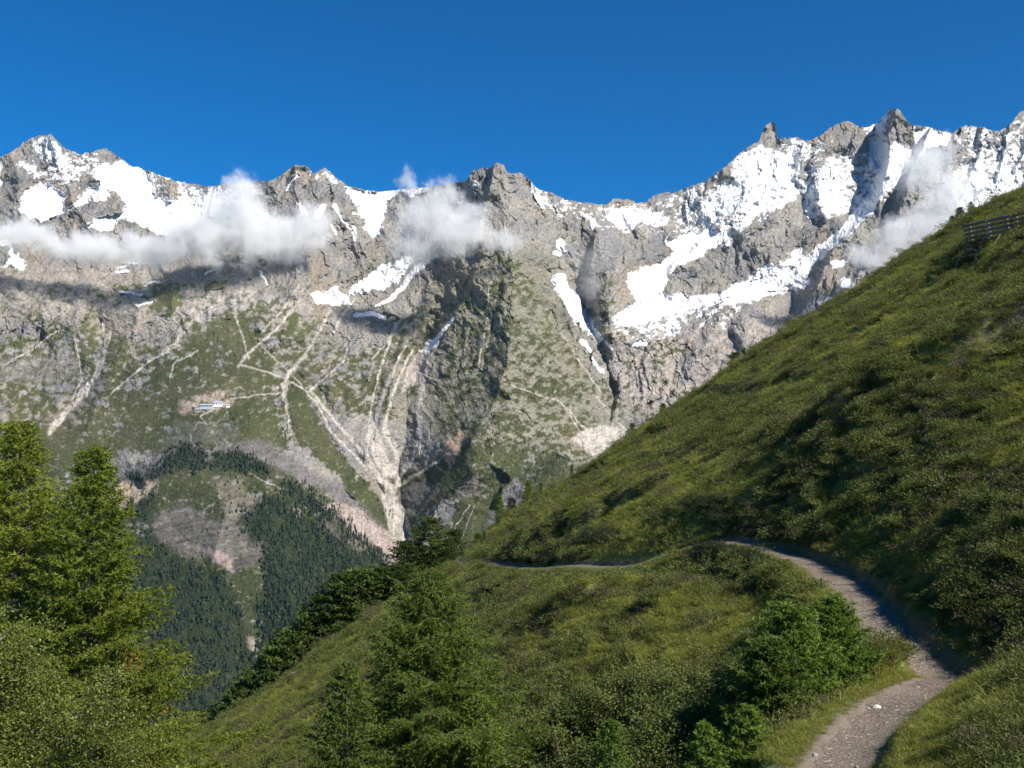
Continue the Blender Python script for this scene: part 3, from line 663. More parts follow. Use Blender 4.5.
def build_hill():
    nu, nl = (1500, 1250) if not QUICK else (700, 600)
    u = np.linspace(-.75, .80, nu)
    lr = np.linspace(0, 1, nl)
    # rows: dense until the brow, then sparse far beyond it
    Yl = np.exp(np.interp(lr, [0, .93, 1], [math.log(1.2), math.log(175), math.log(2600)]))
    U, YY = np.meshgrid(u, Yl); X = U * YY
    Z = H(X, YY)
    Z = np.where(YY > 160, np.maximum(Z, -1180 - .01 * YY), Z)
    # colour of the turf
    a = fbm(X / 7, YY / 10, 5, .55, 201); b = fbm(X / 1.3, YY / 1.6, 4, .6, 211); c = fbm(X / 25, YY / 30, 3, .5, 221)
    C = np.zeros(X.shape + (3,)) + np.array((.135, .158, .040))
    def mix(C, col, m): return C * (1 - m[..., None]) + np.array(col) * m[..., None]
    C = mix(C, (.12, .14, .034), sstep(-.1, .35, c)); C = mix(C, (.17, .145, .065), sstep(.0, .45, a) * .6)
    C = mix(C, (.075, .062, .042), sstep(.15, .5, b) * .6)
    d, s = path_dist(X, YY); hw = HWID(YY)
    C = mix(C, (.17, .138, .108), sstep(hw + .30, hw, d) * (YY < 140))
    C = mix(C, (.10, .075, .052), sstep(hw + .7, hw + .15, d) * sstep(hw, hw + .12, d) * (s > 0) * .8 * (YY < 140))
    # bare earth scars under scarps
    for pts, h, Lm in SCARPS:
        if h < .7: continue
        dd, ss, _ = seg_dist(X, YY, pts); C = mix(C, (.085, .07, .055), np.exp(-(dd / (.4 + .01 * YY)) ** 2) * .7 * sstep(-.2, .2, b))
    C = np.clip(C, .008, 1)
    V = np.stack([X, YY, Z], -1).reshape(-1, 3)
    idx = np.arange(nu * nl).reshape(nl, nu)
    Fc = np.stack([idx[:-1, :-1], idx[:-1, 1:], idx[1:, 1:], idx[1:, :-1]], -1).reshape(-1, 4)
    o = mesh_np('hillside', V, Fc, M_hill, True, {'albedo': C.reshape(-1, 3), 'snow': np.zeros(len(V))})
    tag(o, kind='structure', label='steep grassy hillside falling from right to left')
build_hill()

def path_mat():
    m, nt, out = mat_new('path_gravel')
    tc = N(nt, 'ShaderNodeTexCoord')
    n1 = N(nt, 'ShaderNodeTexNoise', Scale=1.1, Detail=6.0); n2 = N(nt, 'ShaderNodeTexVoronoi', Scale=26.0); n3 = N(nt, 'ShaderNodeTexNoise', Scale=22.0, Detail=5.0, Roughness=.7)
    for n in (n1, n2, n3): L(nt, tc.outputs['Object'], n.inputs['Vector'])
    cr = N(nt, 'ShaderNodeValToRGB'); e = cr.color_ramp.elements
    e[0].position = .3; e[0].color = (.105, .083, .064, 1); e[1].position = .72; e[1].color = (.25, .205, .16, 1)
    f = mathn(nt, 'ADD', mathn(nt, 'MULTIPLY', n1.outputs['Fac'], .55), mathn(nt, 'MULTIPLY', n3.outputs['Fac'], .45)); L(nt, f, cr.inputs['Fac'])
    mx = N(nt, 'ShaderNodeMixRGB'); mx.blend_type = 'MIX'; L(nt, cr.outputs[0], mx.inputs[1]); mx.inputs[2].default_value = (.33, .30, .26, 1)
    L(nt, mathn(nt, 'GREATER_THAN', N(nt, 'ShaderNodeSeparateColor').outputs[0], .5), mx.inputs[0])
    sep = [n for n in nt.nodes if n.bl_idname == 'ShaderNodeSeparateColor'][0]; L(nt, n2.outputs['Color'], sep.inputs[0])
    g = [n for n in nt.nodes if n.bl_idname == 'ShaderNodeMath' and n.operation == 'GREATER_THAN'][0]; g.inputs[1].default_value = .93
    p = N(nt, 'ShaderNodeBsdfPrincipled', Roughness=.95); p.inputs['Specular IOR Level'].default_value = .1
    L(nt, mx.outputs[0], p.inputs['Base Color'])
    h = mathn(nt, 'ADD', mathn(nt, 'MULTIPLY', n2.outputs['Distance'], -.6), n3.outputs['Fac'])
    b = N(nt, 'ShaderNodeBump', Strength=.9, Distance=.035); L(nt, h, b.inputs['Height']); L(nt, b.outputs[0], p.inputs['Normal'])
    L(nt, p.outputs[0], out.inputs['Surface']); return m
M_path = path_mat()
def build_path():
    s = np.arange(0, _sd[-1] - .5, .12); P = np.stack([np.interp(s, _sd, PD[:, i]) for i in range(3)], -1)
    T = np.gradient(P[:, :2], axis=0); T /= np.linalg.norm(T, axis=1)[:, None] + 1e-9
    Nn = np.stack([T[:, 1], -T[:, 0]], -1)      # right-hand side
    k = np.linspace(-1, 1, 15); hw = HWID(P[:, 1])
    er = .16 * fbm(s / .7, s * 0 + 1, 4, .6, 91); el = .16 * fbm(s / .7, s * 0 + 7, 4, .6, 92)
    W = np.where(k[None] > 0, k[None] * (hw + er)[:, None], k[None] * (hw + el)[:, None])
    X = P[:, :1] + Nn[:, :1] * W; Y = P[:, 1:2] + Nn[:, 1:2] * W
    Z = P[:, 2:3] - .03 + .035 * fbm(X / .5, Y / .5, 4, .6, 95) + .0009 * Y - .03 * (1 - k[None] ** 2) - .03 * (np.abs(k[None]) > .99)
    V = np.stack([X, Y, Z], -1).reshape(-1, 3); idx = np.arange(len(V)).reshape(len(s), 15)
    Fc = np.stack([idx[:-1, :-1], idx[:-1, 1:], idx[1:, 1:], idx[1:, :-1]], -1).reshape(-1, 4)
    tag(mesh_np('hiking_path', V, Fc, M_path, True), kind='structure', label='narrow dirt hiking path winding across the slope')
build_path()

# valley floor joining hillside and range
def build_valley():
    gx = np.linspace(-9000, 9000, 100); gy = np.linspace(1200, 13400, 70); X, Y = np.meshgrid(gx, gy)
    Z = -1255 + 8 * fbm(X / 900, Y / 900, 4, .5, 5)
    idx = np.arange(X.size).reshape(X.shape); Fc = np.stack([idx[:-1, :-1], idx[:-1, 1:], idx[1:, 1:], idx[1:, :-1]], -1).reshape(-1, 4)
    C = np.zeros((X.size, 3)) + np.array((.06, .075, .03))
    tag(mesh_np('valley_ground', np.stack([X, Y, Z], -1).reshape(-1, 3), Fc, M_massif, True, {'albedo': C, 'snow': np.zeros(X.size)}), kind='structure', label='green valley floor')
build_valley()
# ================================================================= VEGETATION
def unit(v): return v / (np.linalg.norm(v, axis=-1, keepdims=True) + 1e-9)
def spikes(B, D_, Ln, W, rng):
    """thin triangles from base points B along D_ (n,3)"""
    n = len(B); D_ = unit(D_); R = unit(np.cross(D_, rng.normal(size=(n, 3))))
    Wc = np.broadcast_to(np.asarray(W, float).reshape(-1, 1) if np.ndim(W) else W, (n, 1)); Lc = np.broadcast_to(np.asarray(Ln, float).reshape(-1, 1) if np.ndim(Ln) else Ln, (n, 1))
    V = np.stack([B - R * Wc * .5, B + R * Wc * .5, B + D_ * Lc], 1).reshape(-1, 3)
    return V, np.arange(n * 3).reshape(n, 3)
def leaves(B, D_, Ln, W, rng):
    """diamond leaves (two triangles sharing an edge as one quad)"""
    n = len(B); D_ = unit(D_); R = unit(np.cross(D_, rng.normal(size=(n, 3)))); Nn = np.cross(D_, R)
    Lc = np.asarray(Ln, float).reshape(-1, 1); Wc = np.asarray(W, float).reshape(-1, 1)
    V = np.stack([B, B + D_ * Lc * .45 + R * Wc * .5 + Nn * Lc * .08, B + D_ * Lc, B + D_ * Lc * .45 - R * Wc * .5 + Nn * Lc * .08], 1).reshape(-1, 3)
    return V, np.arange(n * 4).reshape(n, 4)
def tube(P, R, k=6):
    P = np.asarray(P, float); R = np.asarray(R, float); n = len(P)
    T = unit(np.gradient(P, axis=0)); a = np.array([1., .1, .2]) if abs(T[0][2]) > .8 else np.array([0, 0, 1.])
    U = unit(np.cross(T, a)); W = np.cross(T, U); th = np.linspace(0, 2 * np.pi, k, endpoint=False)
    V = (P[:, None] + R[:, None, None] * (np.cos(th)[None, :, None] * U[:, None] + np.sin(th)[None, :, None] * W[:, None])).reshape(-1, 3)
    i = np.arange(n * k).reshape(n, k); j = np.roll(i, -1, 1)
    return V, np.stack([i[:-1], j[:-1], j[1:], i[1:]], -1).reshape(-1, 4)
def cat(parts):
    Vs, Fs, o = [], [], 0
    for V, Fc in parts: Vs.append(V); Fs.append(Fc + o); o += len(V)
    return np.concatenate(Vs), np.concatenate(Fs)

M_larch = leaf_mat('larch_needles', [(.10, .145, .016), (.20, .25, .026), (.34, .37, .05)], .5, noise_scale=.7)
M_larch2 = leaf_mat('young_larch_needles', [(.075, .14, .018), (.14, .22, .028), (.24, .32, .05)], .45, noise_scale=1.2)
M_pine = leaf_mat('pine_needles', [(.018, .034, .012), (.032, .058, .016), (.06, .09, .022)], .2, noise_scale=.6)
M_brow = leaf_mat('mixed_pine_needles', [(.02, .040, .010), (.05, .082, .015), (.12, .16, .028)], .25, noise_scale=.3)
M_birch = leaf_mat('birch_leaves', [(.055, .075, .013), (.145, .17, .032), (.37, .41, .10)], .4, rough=.38, noise_scale=1.0)
M_willow = leaf_mat('willow_leaves', [(.048, .072, .016), (.105, .135, .030), (.21, .22, .065)], .3, rough=.5, noise_scale=1.0)
M_larch3 = leaf_mat('slender_larch_needles', [(.055, .095, .014), (.115, .17, .022), (.21, .275, .04)], .45, noise_scale=.8)
M_gold = leaf_mat('autumn_needles', [(.30, .14, .03), (.40, .20, .04), (.45, .26, .07)], .3)
M_bark = plain_mat('bark', (.12, .09, .07), .9, .5, 9, bump=.5)
M_birchbark = plain_mat('birch_bark', (.20, .18, .15), .8, .5, 5, bump=.3)
M_farwood = leaf_mat('far_conifer_needles', [(.005, .013, .008), (.010, .023, .012), (.020, .037, .017)], .0, noise_scale=.01)

def conifer(rng, h, r, nb, sp_len, sp_w, step, droop=.12, base=.06, prof=.9, up_top=.6, twig=.34, density=3):
    """returns trunk (V,F), twig wood (V,F tri), foliage (V,F tri)"""
    zz = np.linspace(0, h, 14); bend = np.cumsum(rng.normal(0, h * .0015, (14, 2)), 0)
    trunk = tube(np.c_[bend, zz], (h * .008 + .012) * (1 - zz / h) ** .85 + .008, 8)
    SB, SD, WB, WD, WL, WW = [], [], [], [], [], []
    ga = rng.uniform(0, 6.28)
    for k in range(nb):
        t = (k + rng.uniform(0, 1)) / nb; t = t ** .9
        z = h * (base + (1 - base) * t * .985); rem = 1 - t
        Lb = (r * (rem ** prof) * rng.uniform(.52, 1.12) + r * .04)
        if rng.rand() < .08: Lb *= 1.28
        ga += 2.399 + rng.normal(0, .25); a = ga
        el = up_top * t ** 1.6 + .12 * rng.normal() + .10
        ns = max(4, int(Lb / step * .55)); s = np.linspace(0, 1, ns + 1)[1:]
        ctr = np.array([np.interp(z, zz, bend[:, 0]), np.interp(z, zz, bend[:, 1]), z])
        ca, sa = math.cos(a), math.sin(a)
        side = np.array([-sa, ca, 0]); outd = np.array([ca, sa, 0])
        swing = rng.normal(0, .12)
        P = ctr + np.outer(s * Lb * math.cos(el), outd) + np.outer((s ** 2) * Lb * swing, side)
        P[:, 2] += s * Lb * math.sin(el) - droop * Lb * s ** 1.5 + .20 * Lb * droop * 6 * np.maximum(s - .7, 0) ** 2
        full = np.vstack([ctr, P]); dv = np.diff(full, axis=0)
        for i in range(len(dv)):
            WB.append(full[i]); WD.append(dv[i]); WL.append(np.linalg.norm(dv[i]) * 1.15); WW.append(.012 + .022 * rem * (1 - s[i]) * h / 12)
        # side twigs
        for i in range(len(P)):
            if s[i] < .18: continue
            for sg in (-1, 1):
                tl = twig * Lb * (1.05 - s[i]) * rng.uniform(.5, 1.1) + .06 * r
                td = unit(outd * rng.uniform(.35, .9) + side * sg * rng.uniform(.6, 1.1) + np.array([0, 0, rng.normal(-.12, .22)]))
                m = max(2, int(tl / step)); q = (np.arange(m) + rng.rand(m)) / m
                pts = P[i] + np.outer(q * tl, td); pts[:, 2] -= .15 * tl * q ** 2
                WB.append(P[i]); WD.append(td); WL.append(tl); WW.append(.012)
                for _ in range(density):
                    SB.append(pts + rng.normal(0, step * .12, pts.shape)); SD.append(td * .9 + rng.normal(0, .75, (m, 3)) + np.array([0, 0, .12]))
        m = max(3, int(Lb / step)); q = .25 + .75 * rng.rand(m * 2)
        pts = np.stack([np.interp(q, np.r_[0, s], full[:, j]) for j in range(3)], -1)
        SB.append(pts); SD.append(outd * .9 + rng.normal(0, .75, pts.shape))
    # leader
    q = h * (1 - .10 * rng.rand(60)); SB.append(np.c_[np.full(60, bend[-1, 0]), np.full(60, bend[-1, 1]), q]); SD.append(rng.normal(0, .6, (60, 3)) + np.array([0, 0, 1.]))
    SB = np.concatenate(SB); SD = np.concatenate(SD); n = len(SB)
    fol = spikes(SB, SD, sp_len * rng.uniform(.6, 1.25, n), sp_w * rng.uniform(.7, 1.2, n), rng)
    wood = spikes(np.array(WB), np.array(WD), np.array(WL), np.array(WW), rng)
    return trunk, wood, fol

def make_conifer(name, label, cat_, rng, mat, h, r, group=None, barkm=None, extra=None, **kw):
    tr, wd, fo = conifer(rng, h, r, **kw)
    root = empty(name, (0, 0, 0)); tag(root, label, cat_, group)
    mesh_np('trunk', tr[0], tr[1], barkm or M_bark, True, parent=root)
    mesh_np('branches', wd[0], wd[1], M_bark, parent=root)
    cr = mesh_np('crown', fo[0], fo[1], mat, parent=root)
    if extra:
        me = cr.data; me.materials.append(M_gold); n = len(fo[1]); B = fo[0][fo[1][:, 0]]
        mi = np.zeros(n, np.int32)
        for c, rad in extra: mi[(np.linalg.norm(B - np.array(c), axis=1) < rad) & (rng.rand(n) < .6)] = 1
        me.polygons.foreach_set('material_index', mi)
    return root

def ground(x, Y): return float(H(np.array([x]), np.array([Y]))[0])
def put(root, px, Y, rz=0, scale=1.0, sink=.1):
    x = (px - CX) / F * Y; root.location = (x, Y, ground(x, Y) - sink); root.rotation_euler = (0, 0, rz); root.scale = (scale,) * 3
    return root
def hgt(px, pytop, Y):       # height needed for the top to stand at pixel row pytop
    x = (px - CX) / F * Y; return (HY - pytop) / F * Y - ground(x, Y)

def broadleaf(rng, h, r, nstem, nleaf, leaf, mat, name, label, cat_, barkm, zlow=.2, group=None, trunk=False, narrow=1.0):
    root = empty(name, (0, 0, 0)); tag(root, label, cat_, group)
    parts, LB, LD = [], [], []
    tips = []
    for k in range(nstem):
        a = rng.uniform(0, 6.28); e = rng.uniform(.15, .95) if not trunk else rng.uniform(0, .12)
        top = np.array([math.cos(a) * r * e * .8, math.sin(a) * r * e * .8, h * rng.uniform(.72, 1.0) * (1 - .25 * e)])
        s = np.linspace(0, 1, 9)[:, None]; P = s * top * np.array([1, 1, 1]) ; P[:, :2] = (s ** 1.4) * top[:2]
        P += np.cumsum(rng.normal(0, .012 * h, P.shape), 0) * s
        parts.append(tube(P, (h * (.004 if trunk else .005) + .006) * (1 - .9 * s[:, 0]) + .003, 6))
        nbr = 60 if trunk else 16
        for j in range(nbr):
            t = rng.uniform(zlow, 1.0); b = np.array([np.interp(t, s[:, 0], P[:, i]) for i in range(3)])
            a2 = rng.uniform(0, 6.28); bl = r * narrow * rng.uniform(.35, 1.0) * (math.sin(math.pi * min(1, .22 + .78 * t)) ** .6 + .12) * (1 if trunk else .55)
            d = unit(np.array([math.cos(a2), math.sin(a2), rng.uniform(.0, .9)])); Q = b + np.linspace(0, 1, 5)[:, None] * bl * d; Q[:, 2] += -.12 * bl * np.linspace(0, 1, 5) ** 2
            parts.append(tube(Q, np.linspace(.012 if trunk else .006, .002, 5), 3)); tips.append((Q, bl))
    per = max(4, int(nleaf / len(tips)))
    for Q, bl in tips:
        for c in range(5):
            q = rng.uniform(.25, 1.05); ctr = Q[0] + (Q[-1] - Q[0]) * q + rng.normal(0, .16 * bl + .05, 3)
            m = per // 5 + 1; LB.append(ctr + rng.normal(0, .10 * bl + .04, (m, 3)) * np.array([1, 1, .8])); LD.append(rng.normal(0, 1, (m, 3)) + unit(Q[-1] - Q[0]) * .5 - np.array([0, 0, .3]))
    LB = np.concatenate(LB); LD = np.concatenate(LD); n = len(LB)
    lf = leaves(LB, LD, leaf * rng.uniform(.7, 1.25, n), leaf * .62 * rng.uniform(.7, 1.2, n), rng)
    st = cat(parts)
    mesh_np('stems' if not trunk else 'trunk', st[0], st[1], barkm, True, parent=root); mesh_np('crown', lf[0], lf[1], mat, parent=root)
    return root

# ---- the two tall larches and the birch at the left edge
def big_trees():
    Y = 26.0; px = 16; hh = hgt(px, 412, Y)
    put(make_conifer('larch_tree', 'tall bright larch cut by the left edge of the photo, tallest crown', 'tree', np.random.RandomState(3), M_larch, hh, 5.8, nb=320, sp_len=.12, sp_w=.042, step=.075, droop=.06, base=.25, prof=1.05, density=3), px, Y, 1.0)
    Y = 24.0; px = 92; hh = hgt(px, 440, Y)
    gx = hh - 2.9
    put(make_conifer('larch_tree', 'tall larch with a few orange twigs, right beside the leafy birch', 'tree', np.random.RandomState(11), M_larch, hh, 4.7, nb=310, sp_len=.12, sp_w=.042, step=.072, droop=.05, base=.25, prof=1.0, density=3,
        extra=[((1.2, -.6, hh - 5.1), .32), ((1.75, -.2, hh - 6.3), .2), ((1.6, -.9, hh - 7.5), .22)]), px, Y, 0.0)
    Y = 17.0; px = 14; hh = hgt(px, 556, Y)
    put(broadleaf(np.random.RandomState(5), hh, 2.6, 6, 170000, .055, M_birch, 'birch_tree', 'birch with small pale shiny leaves at the lower left corner', 'tree', M_birchbark, zlow=.4, trunk=True), px, Y)
    Y = 15.5; px = 78; hh = hgt(px, 668, Y)
    put(broadleaf(np.random.RandomState(6), hh, 1.6, 5, 80000, .048, M_birch, 'birch_tree', 'lower birch top in front of the larch with orange twigs', 'tree', M_birchbark, zlow=.5, trunk=True), px, Y)
    # centre larch
    Y = 21.0; px = 426; hh = hgt(px, 566, Y)
    put(make_conifer('larch_tree', 'slender young larch with a pale trunk in the middle foreground', 'tree', np.random.RandomState(21), M_larch3, hh, 4.5, nb=280, sp_len=.09, sp_w=.026, step=.055, droop=.03, base=.06, prof=.95, up_top=.75, density=3, ), px, Y, .5)
    Y = 19.0; px = 345; hh = hgt(px, 655, Y)
    put(make_conifer('spruce_tree', 'lower spruce-shaped young tree at the left foot of the slender larch', 'tree', np.random.RandomState(22), M_larch3, hh, 2.3, nb=200, sp_len=.08, sp_w=.032, step=.05, droop=.08, base=.05, prof=.8, density=3), px, Y, 2)
    Y = 20.0; px = 480; hh = hgt(px, 690, Y)
    put(make_conifer('larch_tree', 'small larch close on the right of the slender larch', 'tree', np.random.RandomState(24), M_larch2, hh, 1.8, nb=150, sp_len=.085, sp_w=.03, step=.055, droop=.03, base=.05, prof=.8, density=3), px, Y, 2)
    # bushy young larches beside the path
    for px, Y, top, r, sd, lab in [(792, 17.8, 602, 1.55, 31, 'bushy young larch on the left of the double clump beside the path'), (834, 18.6, 594, 1.25, 32, 'bushy young larch leaning over the path edge'), (770, 17.0, 634, 1.15, 33, 'low duller young larch at the left foot of the clump beside the path')]:
        hh = hgt(px, top, Y)
        put(make_conifer('young_larch', lab, 'young tree', np.random.RandomState(sd), M_larch2 if sd != 33 else M_larch3, hh, r, nb=210, sp_len=.085, sp_w=.030, step=.045, droop=.0, base=.02, prof=.62, up_top=.75, twig=.42, density=3), px, Y, sd)
    for px, Y, top, r, sd, lab in [(611, 15.5, 714, .75, 41, 'little spruce poking up at the bottom edge among the willows'), (704, 14.5, 716, .60, 42, 'small yellow-green spruce at the lower right of the willows'), (748, 15.0, 700, .62, 43, 'small spruce between the willows and the path')]:
        hh = hgt(px, top, Y)
        put(make_conifer('young_spruce', lab, 'young tree', np.random.RandomState(sd), M_larch2, hh, r, nb=120, sp_len=.06, sp_w=.024, step=.036, droop=.03, base=.03, prof=.7, up_top=.8, density=3, group='little spruces among the willows'), px, Y, sd)
big_trees()

# ---- willow and alder thicket
def thicket():
    labs = ['willow bush at the left end of the thicket', 'brownish willow bush second from the left in the thicket', 'tall grey-green willow bush in the middle of the thicket', 'willow bush with pale shiny leaves right of the thicket middle',
            'low willow bush in front at the bottom edge, left half', 'low willow bush in front at the bottom edge, right half', 'willow bush behind the little yellow-green spruce', 'small willow bush at the right end by the young larches']
    sp = [(545, 24, 668, 1.7), (590, 23, 655, 1.6), (640, 22.5, 650, 1.8), (695, 21, 652, 1.5), (560, 18.5, 706, 1.5), (655, 18.0, 700, 1.5), (720, 18.6, 668, 1.2), (752, 21.5, 640, 1.2)]
    for i, (px, Y, top, r) in enumerate(sp):
        hh = max(1.2, hgt(px, top, Y))
        put(broadleaf(np.random.RandomState(60 + i), hh, r, 16, 34000, .055, M_willow, 'willow_bush', labs[i], 'bush', M_bark, zlow=.35, group='willow thicket below the path'), px, Y)
thicket()

# ---- belt of trees behind the brow of the hill
def belt():
    protos = []
    for i, (hh, r, mt) in enumerate([(11, 4.6, M_brow), (11, 2.8, M_larch2), (9, 4.6, M_brow)]):
        protos.append(make_conifer('pine_tree' if i != 1 else 'larch_tree', '', 'tree', np.random.RandomState(80 + i), mt, hh, r, nb=110, sp_len=.42, sp_w=.17, step=.32, droop=.05, base=.02, prof=.45, density=3, twig=.4))
    G_ = 'trees along the brow of the hill'
    spots = [(430, 517, 134, 0, 1.35, 'broad dark-green pine, tallest of the trees on the brow'), (455, 534, 135, 2, 1.3, 'pine touching the tallest pine on its right'), (478, 537, 138, 1, 1.3, 'pointed larch right of the tallest pine on the brow'), (500, 546, 139, 1, 1.1, 'small larch at the right end of the brow trees'),
        (407, 541, 133, 2, 1.35, 'pine touching the tallest pine on its left'), (384, 566, 132, 0, 1.2, 'pine with a sunlit top at the upper part of the dark belt'), (362, 570, 131, 2, 1.3, 'rounded sunlit pine where the belt turns darkest'), (345, 572, 130, 0, 1.2, 'pine left of the rounded sunlit pine'),
        (326, 594, 130, 2, 1.2, 'bushy pine in the middle of the dark belt'), (308, 612, 129, 0, 1.1, 'pine just below the middle of the dark belt'), (292, 630, 128, 2, 1.1, 'dark pine beside the small pale landslide'), (275, 648, 127, 0, 1.1, 'pine under the small pale landslide'),
        (258, 672, 126, 2, 1.0, 'low pine near the lower end of the belt'), (240, 690, 125, 0, .9, 'pine second from the lower end of the belt'), (222, 703, 125, 1, .7, 'light green larch near the lower end of the belt'), (203, 728, 124, 2, .6, 'last low bushy pine at the lower end of the belt')]
    used = set()
    for k, (px, top, Y, pi, w, lab) in enumerate(spots):
        o = protos[pi] if pi not in used else copy_tree(protos[pi])
        used.add(pi); Y = Y + 2
        hh = max(4.0, hgt(px, top, Y)); o['label'] = lab; o['group'] = G_
        x = (px - CX) / F * Y; h0 = (11, 11, 9)[pi]; s = hh / h0
        o.location = (x, Y, ground(x, Y) - .2); o.scale = (s * w * (.9 if s > 1.2 else 1.05),) * 2 + (s,); o.rotation_euler = (0, 0, k * 1.7)
    # second line just below, closing the dark mass
    G2 = 'trees below the brow of the hill'
    r2 = np.random.RandomState(5)
    for k in range(22):
        px = 205 + k * 11.5 + r2.uniform(-3, 3); edge = np.interp(px, [180, 261, 319, 373, 440], [742, 700, 652, 617, 566]); Y = 131 + r2.uniform(0, 4)
        top = np.interp(px, [200, 240, 275, 310, 345, 400, 430, 470], [732, 698, 664, 630, 592, 566, 548, 550]) + r2.uniform(-2, 8)
        hh = max(3.5, hgt(px, top, Y)); pi = 0 if k % 2 else 2; o = copy_tree(protos[pi]); s = hh / (11, 11, 9)[pi]
        o['label'] = 'dark pine in the shaded understorey of the belt on the brow'; o['group'] = G2
        x = (px - CX) / F * Y; o.location = (x, Y, ground(x, Y) - .2); o.scale = (s * 1.25,) * 2 + (s,); o.rotation_euler = (0, 0, k * 2.3)
    # scattered small trees on the skyline of the grassy slope
    G3 = 'small trees on the grassy skyline'
    for k, (px, top, Y, pi, w, lab) in enumerate([(528, 480, 143, 1, 1.2, 'larch on the skyline nearest the brow trees'), (541, 488, 143, 1, 1.0, 'smaller larch right of the skyline larch'), (512, 500, 144, 0, 1.3, 'dark bush at the foot of the skyline larches'), (572, 464, 139, 1, .9, 'lone thin larch halfway up the skyline'),
            (632, 431, 151, 2, 1.0, 'small round pine on the skyline above the scree cone'), (663, 405, 153, 2, 1.0, 'tiny pine on the skyline right of the round one'), (735, 352, 155, 2, 1.5, 'bushy pine low on the skyline under the rock slabs'), (744, 347, 155, 1, 1.2, 'pale larch bush touching the bushy skyline pine'),
            (952, 217, 147, 0, 1.0, 'dark little pine on the skyline near the snow fence'), (960, 212, 147, 2, 1.2, 'wider pine next to the little pine near the snow fence'), (971, 208, 146, 0, .9, 'uppermost small pine on the skyline above the snow fence'), (484, 532, 126, 0, .5, 'dead-looking thin conifer standing by the far path bend')]):
        Y = Y - 1.5; o = copy_tree(protos[pi]); hh = max(2.0, hgt(px, top, Y)); s = hh / (11, 11, 9)[pi]; o['label'] = lab; o['group'] = G3
        x = (px - CX) / F * Y; o.location = (x, Y, ground(x, Y) - .1); o.scale = (s * w,) * 2 + (s,); o.rotation_euler = (0, 0, k * 1.1)
belt()

# ---- instanced ground cover (nobody could count it)
def proto_obj(name, V, Fc, mat):
    o = mesh_np(name, V, Fc, mat, link=False); return o
def tuft(rng, n, h, spread, w, lean=.5):
    B = np.c_[rng.normal(0, spread, (n, 2)), np.zeros(n)]; D_ = np.c_[rng.normal(0, lean, (n, 2)), np.ones(n)]
    D_ = unit(D_); Ln = h * rng.uniform(.45, 1.15, n)
    R = unit(np.cross(D_, np.c_[rng.normal(size=(n, 2)), np.zeros(n)])); mid = B + D_ * Ln[:, None] * .55
    tip = B + D_ * Ln[:, None] + np.c_[D_[:, :2] * Ln[:, None] * .35, -Ln * .12]
    V = np.stack([B - R * w / 2, B + R * w / 2, mid + R * w * .35, tip, mid - R * w * .35], 1).reshape(-1, 3)
    f0 = np.arange(n)[:, None] * 5
    Fq = np.concatenate([f0 + np.array([[0, 1, 2, 4]]), f0 + np.array([[4, 2, 3, 3]])])
    tri = np.concatenate([f0 + np.array([[0, 1, 2]]), f0 + np.array([[0, 2, 4]]), f0 + np.array([[4, 2, 3]])])
    return V, tri
def cushion(rng, n, r, h, leaf, w):
    """low dome of small leaves and twigs"""
    d = unit(rng.normal(size=(n, 3))); d[:, 2] = np.abs(d[:, 2]); k = rng.uniform(.55, 1.0, n)[:, None]
    lump = (1 + .28 * np.sin(d[:, :1] * 5 + 1) * np.cos(d[:, 1:2] * 4 + 2))
    B = d * k * lump * np.array([r, r, h]); return spikes(B - unit(d) * leaf * .4, d + rng.normal(0, .6, (n, 3)) + np.array([0, 0, .3]), leaf * rng.uniform(.6, 1.3, n), w, rng)
def scatter(name, label, protos, P, rot, scl, idx):
    pc = bpy.data.collections.new(name + '_parts')
    for p in protos: pc.objects.link(p)
    me = bpy.data.meshes.new(name); me.vertices.add(len(P)); me.vertices.foreach_set('co', np.ascontiguousarray(P, np.float32).ravel())
    for an, arr, ty in (('rot', rot, 'FLOAT_VECTOR'), ('scl', scl, 'FLOAT_VECTOR'), ('pick', idx, 'INT')):
        a = me.attributes.new(an, ty, 'POINT'); a.data.foreach_set('vector' if ty == 'FLOAT_VECTOR' else 'value', np.ascontiguousarray(arr, np.float32 if ty != 'INT' else np.int32).ravel())
    o = bpy.data.objects.new(name, me); COL.objects.link(o)
    g = bpy.data.node_groups.new(name + '_nodes', 'GeometryNodeTree')
    g.interface.new_socket('Geometry', in_out='INPUT', socket_type='NodeSocketGeometry'); g.interface.new_socket('Geometry', in_out='OUTPUT', socket_type='NodeSocketGeometry')
    gi = g.nodes.new('NodeGroupInput'); go = g.nodes.new('NodeGroupOutput'); mp = g.nodes.new('GeometryNodeMeshToPoints'); ip = g.nodes.new('GeometryNodeInstanceOnPoints'); ci = g.nodes.new('GeometryNodeCollectionInfo')
    ci.inputs['Collection'].default_value = pc; ci.inputs['Separate Children'].default_value = True; ci.inputs['Reset Children'].default_value = True
    ip.inputs['Pick Instance'].default_value = True
    def na(n, ty):
        x = g.nodes.new('GeometryNodeInputNamedAttribute'); x.data_type = ty; x.inputs['Name'].default_value = n; return x.outputs[0]
    g.links.new(gi.outputs[0], mp.inputs[0]); g.links.new(mp.outputs[0], ip.inputs['Points']); g.links.new(ci.outputs[0], ip.inputs['Instance'])
    e2r = g.nodes.new('FunctionNodeEulerToRotation'); g.links.new(na('rot', 'FLOAT_VECTOR'), e2r.inputs[0]); g.links.new(e2r.outputs[0], ip.inputs['Rotation'])
    g.links.new(na('scl', 'FLOAT_VECTOR'), ip.inputs['Scale']); g.links.new(na('pick', 'INT'), ip.inputs['Instance Index']); g.links.new(ip.outputs[0], go.inputs[0])
    md = o.modifiers.new('scatter', 'NODES'); md.node_group = g
    tag(o, label, kind='stuff'); return o

